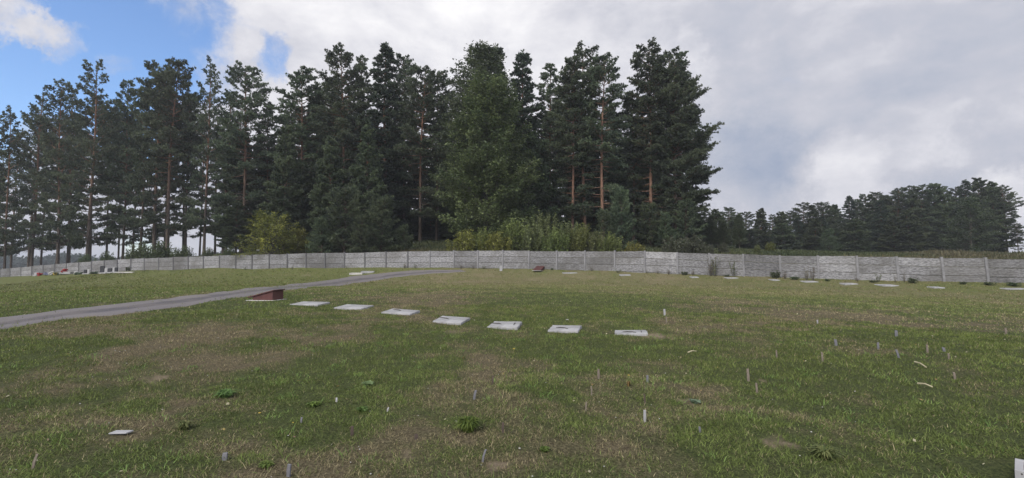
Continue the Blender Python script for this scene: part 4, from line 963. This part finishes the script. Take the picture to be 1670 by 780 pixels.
flower(478, 694.5, .008, m_flyel, 'tiny orange fallen leaf at left, smaller of two', 'fallen_leaf', .03)
flower(925, 525, .03, m_flwhite, 'small white stone-like flower above the sixth slab')
flower(480, 722, .008, m_flpink, 'tiny pink flower near the bottom left')
# pale pebbles scattered in the turf: far too many and small to count
rs = np.random.RandomState(12); mb = MB()
for i in range(300):
    px_ = rs.uniform(0, 1670); yy = 3.2 + 9*rs.rand()**1.4; x = (px_-CX)/FPX*yy; d_, s_ = field(np.array([x]), np.array([yy]))
    if rs.rand() > .25 + d_[0]: continue
    mb.blob((x, yy, H1(x, yy) + .012), .004 + .005*rs.rand(), i, (1, .8, .6), 6)
o = mb.build('pebbles', m_slab2, smooth_=True); o['kind'] = 'stuff'; tag(o, 'pale pebbles scattered through the thin foreground grass', 'pebbles')

# weeds along the front foot of the wall
WD = [(210, 440.5, 431, 'darkweed', .8, 'dark branching weed standing by the graves at the far wall'), (660, 437.8, 426, 'dryweed', 1.2, 'dry weed at the wall where the path ends'), (677, 438, 429, 'weed', .9, 'bright green weed at the wall where the path ends'),
      (400, 440.5, 433, 'weed', 1.0, 'small weeds at the wall foot under the maple'), (477, 439.5, 431, 'dryweed', 1.2, 'dry weed at the wall foot right of the maple'), (752, 438.5, 430, 'dryweed', 1.5, 'dry reddish weed at the wall left of the white post'),
      (772, 438.8, 431, 'dryweed', 1.5, 'sparse dry weed just left of the white post'), (789, 439, 431, 'weed', 1.2, 'greenish weed by the wall, nearest left of the white post'), (565, 438.5, 431, 'weed', .8, 'low weed at the wall behind the paired far slabs'),
      (880, 440, 433, 'weed', .7, 'weed growing behind the small-looking red-brown box'), (900, 440.5, 436, 'darkweed', .9, 'low dark weed right of the small-looking red-brown box'), (965, 442.5, 432, 'dryweed', 1.3, 'dry weed at the wall left of the grass mound'),
      (1008, 444.8, 437, 'weed', 2.2, 'rounded green grass mound against the wall'), (1055, 446, 438, 'dryweed', 1.2, 'dry weed under the bright repaired panel'), (1073, 446.8, 437, 'dryweed', 1.2, 'second dry weed under the bright repaired panel'),
      (1090, 447.4, 437, 'dryweed', 1.4, 'dry brownish weed at the dark patched panel'), (1116, 448.5, 440, 'darkweed', 1.4, 'dark spreading weed at the step of the wall'), (1130, 449, 437, 'dryweed', 1.2, 'dry weed right of the wall step'),
      (1158, 450, 412, 'dryweed', 1.0, 'tall yellowish weed reaching the wall top, left stem'), (1165, 450, 407, 'weed', .8, 'tall yellow-green weed rising above the wall top'), (1196, 451, 418, 'weed', .75, 'tall slender green weed at the wall'),
      (1185, 451, 446, 'darkweed', 1.5, 'low dark weeds beneath the slender green one'), (1264, 454, 437, 'darkweed', 1.0, 'dark leafy weed at the wall, largest leaves'), (1280, 455, 438, 'dryweed', 1.3, 'grey dry weed right of the dark leafy one'),
      (1295, 456.5, 448, 'darkweed', 1.8, 'low spreading dark weeds right of the dark leafy one'), (1316, 457, 427, 'dryweed', .7, 'thin red-stemmed weed against the wall, left'), (1326, 457.5, 425, 'dryweed', .8, 'thin brown weed against the wall, right'),
      (1398, 459, 451, 'dryweed', 1.8, 'low dry grass clump at the right wall'), (1432, 460, 441, 'weed', .8, 'weed with dark flower heads at the right wall'), (1425, 461, 455, 'darkweed', 1.8, 'low dark clump beneath the weed with dark heads'),
      (1460, 460.5, 443, 'dryweed', .6, 'curved dark weed left of the leaning post'), (1475, 461, 439, 'dryweed', .4, 'single dark weed right of the leaning post'), (1490, 462, 449, 'darkweed', 1.2, 'round dark green weed at the right wall'),
      (1570, 464, 457, 'darkweed', 1.6, 'low dark weeds under the second last panel'), (1615, 465.5, 457, 'darkweed', 2.0, 'low dark weeds under the last panel'), (1655, 467, 457, 'darkweed', 2.0, 'low dark weeds at the right edge of the photo'), (1350, 458.5, 453, 'darkweed', 1.5, 'small dark weeds right of the thin stems')]
for (px, yb, top, k, w, lab) in WD:
    g = G(px, yb); zl = wz(px) - .25; 
    if g.y > zl: g = Vector(((px-CX)/FPX*zl, zl, 0)); g.z = H1(g.x, g.y)
    pr = PR[k]; tp = at(px, top, g.y); h = max(.15, tp.z - g.z); s = h/pr['H']
    t_ = thing('weed', lab, 'weed', g, random.Random(px).uniform(0, 6), 'weeds at the foot of the wall'); wq = w*.72*min(max(s, .4), 1.1); t_.scale = (wq, wq, s)
    for nm, key, mm in (('stems', 'trunk', m_bark), ('leaves', 'crown', m_leaf)):
        o = bpy.data.objects.new(nm, pr[key]); COL.objects.link(o); o.parent = t_
        if not pr[key].materials: pr[key].materials.append(mm)

# ------------------------------------------------------------------ graves by the wall, far left
def gpos(px, py, back=1.2):
    z = wz(px) - back; p = at(px, py, z); return Vector((p.x, p.y, H1(p.x, p.y)))
def stone(px, w, h, m_, lab, base=True, yb=442):
    g = gpos(px, yb, 1.5); t_ = thing('gravestone', lab, 'gravestone', g, R(-20))
    mb = MB(); n_ = 8; pts = [(-w/2, 0), (w/2, 0)] + [(w/2*math.cos(a), h*.86 + h*.14*math.sin(a)) for a in np.linspace(0, math.pi, n_)]
    k = len(pts); mb.V = [(x, -.06, z) for x, z in pts] + [(x, .06, z) for x, z in pts]
    mb.F = [list(range(k)), list(range(k, 2*k))[::-1]] + [[j, k+j, k+(j+1) % k, (j+1) % k] for j in range(k)]
    mb.build('headstone', m_, t_, bevel=.01)
    if base: MB().box((0, -.02, .03), (w*1.35, .34, .16)).build('plinth', m_slab, t_, bevel=.01)
stone(145, .42, .62, m_white, 'white headstone at the far wall, left of the black-topped pair')
stone(139.5, .5, .55, m_black, 'dark headstone just left of the white one at the far wall')
stone(165.5, .45, .55, m_white, 'white headstone with a black slab behind it')
stone(167, .75, .9, m_black, 'black headstone rising behind the white one')
stone(173.5, .5, .62, m_white, 'white headstone in the middle of the right three')
stone(179.5, .75, .55, m_black, 'low wide black headstone between two white ones')
stone(186.5, .5, .62, m_white, 'rightmost white headstone of the far graves')
stone(189.5, .45, .6, m_black, 'black headstone at the right end of the far graves')
stone(58.5, .5, .45, m_white, 'small white headstone at the left end of the far graves', yb=447)
stone(80, .7, .4, m_slab, 'low pale headstone left of the flower-covered mound', yb=446)
def mound(px, py, w, h, m_, name, lab, cat, seed, group=None):
    g = gpos(px, py, 2.0); rn = random.Random(seed); mb = MB()
    for k in range(14):
        mb.blob((rn.uniform(-.5, .5)*w, rn.uniform(-.2, .2), rn.uniform(.1, .8)*h), rn.uniform(.10, .17), seed+k, (1.2, 1, .7), 7, .3)
    o = mb.build(name, m_, None, smooth_=True); o.location = g; tag(o, lab, cat, group); return o
m_wreath = simple('wreath_green', (.04, .06, .035), .8, .4, 12)
mound(101, 445.7, 1.7, .28, m_wreath, 'wreath', 'dark green heap of wreaths on the grave under the red flowers', 'wreath', 1)
mound(105, 440.5, .35, 1.0, m_flred, 'bouquet', 'bright red flower bouquet at the far wall', 'bouquet', 2)
mound(64.5, 446.5, .3, .4, m_flred, 'bouquet', 'small dark red bouquet by the leftmost white headstone', 'bouquet', 3)
mound(128.5, 443.5, .7, .3, m_wreath, 'wreath', 'green wreath left of the first dark headstone', 'wreath', 4)
mound(126, 441.5, .3, .35, m_flwhite, 'bouquet', 'white flowers on the green wreath', 'bouquet', 5)
mound(156, 442.5, 1.0, .3, m_wreath, 'wreath', 'dark wreaths between the white headstones', 'wreath', 6)
mound(85, 443.0, .6, .5, m_flwhite, 'bouquet', 'pale bouquet left of the red flowers', 'bouquet', 7)
mound(76, 445.5, .3, .4, m_flblue, 'bouquet', 'bluish bouquet by the low pale headstone', 'bouquet', 8)
mound(92, 445.5, .25, .35, m_flyel, 'bouquet', 'small yellowish bouquet left of the heap of wreaths', 'bouquet', 9)
g = gpos(207, 444.5, 2.2); o = MB().box((0, 0, .05), (1.9, .7, .14)).build('concrete_slab', m_slab2, None, bevel=.02); o.location = g; tag(o, 'flat pale slab right of the far graves', 'slab')
g = gpos(108, 443.5, 1.8); o = MB().box((0, 0, .2), (1.4, .5, .3)).build('grave_border', m_slab, None, bevel=.02); o.location = g; tag(o, 'pale stone grave edging behind the heap of wreaths', 'grave')

# ------------------------------------------------------------------ grass of the lawn
def seed_grass(name, r0, r1, density, hgt, wfun, seed, segs, lab):
    rs = np.random.RandomState(seed); half = R(53)
    area = half*(r1*r1 - r0*r0); n = int(area*density)
    r = np.sqrt(rs.uniform(r0*r0, r1*r1, n)); a = rs.uniform(-half, half, n); X = r*np.sin(a); Y = r*np.cos(a)
    # clumping
    cl = fbm(X*6, Y*6, 41, 3); keep = rs.rand(n) < np.clip(cl*3.2 - .85, .08, 1)
    d, s = field(X, Y)
    keep &= rs.rand(n) > s*.95
    keep &= rs.rand(n) > np.clip(d - .55, 0, 1)*1.1
    keep &= ~on_path(X, Y, -.04 + 0)
    zl = np.interp(X/Y*FPX + CX, list(range(-400, 2200, 20)), [wz(q) for q in range(-400, 2200, 20)])
    keep &= Y < zl - .05
    for (cx, cy, hw, hd, rz) in CLEAR:
        dx = (X-cx)*math.cos(rz) + (Y-cy)*math.sin(rz); dy = -(X-cx)*math.sin(rz) + (Y-cy)*math.cos(rz)
        keep &= ~((abs(dx) < hw) & (abs(dy) < hd))
    X, Y, d, r = X[keep], Y[keep], d[keep], r[keep]; n = len(X)
    dryb = rs.rand(n) < np.clip(.10 + d*.95, 0, .95)
    g1 = lerp_arr((.084, .108, .030), (.18, .225, .062), np.clip(fbm(X*3, Y*3, 55, 3)*1.4 - .2 + rs.normal(0, .2, n), 0, 1))
    g2 = lerp_arr((.150, .125, .070), (.37, .315, .185), rs.rand(n))
    yel = np.clip((Y-12)/12, 0, 1)[:, None]*np.clip((X + 6)/6, 0, 1)[:, None]
    g1 = g1*(1-yel*.45) + np.array([.22, .205, .10])*yel*.45
    C = np.where(dryb[:, None], g2, g1)*rs.uniform(.65, 1.35, (n, 1))
    hh = hgt*.88*rs.uniform(.35, 1.35, n)*(.55 + .9*fbm(X*1.4, Y*1.4, 61, 3))*np.where(dryb, .8, 1.0)
    hh = hh*np.where(np.random.RandomState(seed+1).rand(n) < .012, 2.0, 1.0)
    o = blades(name, X, Y, hh, wfun(r)*rs.uniform(.6, 1.3, n), C, rs, .75, None, m_grass, segs)
    o['kind'] = 'stuff'; tag(o, lab, 'grass')
seed_grass('grass', 2.4, 7.0, 6000, .050, lambda r: .0024 + .0005*r, 1, True, 'thin mown grass with dry thatch in the foreground of the lawn')
seed_grass('grass', 7.0, 14, 2600, .055, lambda r: .0010*r, 2, False, 'patchy mown grass around the row of white slabs')
seed_grass('grass', 14, 30, 560, .060, lambda r: .0012*r, 3, False, 'mown lawn beyond the row of slabs and along the path')
seed_grass('grass', 30, 78, 75, .080, lambda r: .0017*r, 4, False, 'far lawn in front of the concrete wall')

# coarser bright clumps of grass and small fallen leaves in the near lawn
rs = np.random.RandomState(77); nc = 230; r = np.sqrt(rs.uniform(9, 10*10, nc)); a = rs.uniform(-R(50), R(50), nc); cx, cy = r*np.sin(a), r*np.cos(a)
d, s_ = field(cx, cy); kp = (rs.rand(nc) > d*.8) & ~on_path(cx, cy, .2); cx, cy, r = cx[kp], cy[kp], r[kp]; m_ = 26
cr2 = rs.uniform(.03, .11, len(cx)); X = np.repeat(cx, m_) + rs.normal(size=len(cx)*m_)*np.repeat(cr2, m_); Y = np.repeat(cy, m_) + rs.normal(size=len(cx)*m_)*np.repeat(cr2, m_); n = len(X)
ok = np.ones(n, bool)
for (qx, qy, hw, hd, rz) in CLEAR: ok &= ~((abs(X-qx) < hw+.05) & (abs(Y-qy) < hd+.05))
X, Y = X[ok], Y[ok]; tn = np.repeat(rs.rand(len(cx)), m_)[ok]; n = len(X)
o = blades('grass_clumps', X, Y, rs.uniform(.03, .085, n), (.004 + .0007*np.hypot(X, Y))*rs.uniform(.6, 1.3, n), lerp_arr((.085, .13, .035), (.20, .26, .075), np.clip(tn*.7 + rs.rand(n)*.4, 0, 1)), rs, .7, None, m_grass, True)
o['kind'] = 'stuff'; tag(o, 'coarser bright green clumps scattered through the near lawn', 'grass')
n = 500; r = np.sqrt(rs.uniform(9, 17*17, n)); a = rs.uniform(-R(50), R(50), n); P = np.c_[r*np.sin(a), r*np.cos(a), np.zeros(n)]; P[:, 2] = height(P[:, 0], P[:, 1]) + .022
P = P[~on_path(P[:, 0], P[:, 1], .1)]; n = len(P)
C = np.array([(.30, .20, .09), (.36, .27, .10), (.20, .14, .09), (.42, .38, .26), (.28, .26, .2)])[rs.randint(0, 5, n)]
o = link('dead_leaves', leaves_mesh('dead_leaves', P, np.c_[rs.normal(size=(n, 2)), np.zeros(n)], rs, ('leaf', 1, .035, .01), C), m_leaf); o['kind'] = 'stuff'
tag(o, 'small dry leaves scattered over the lawn', 'leaves')
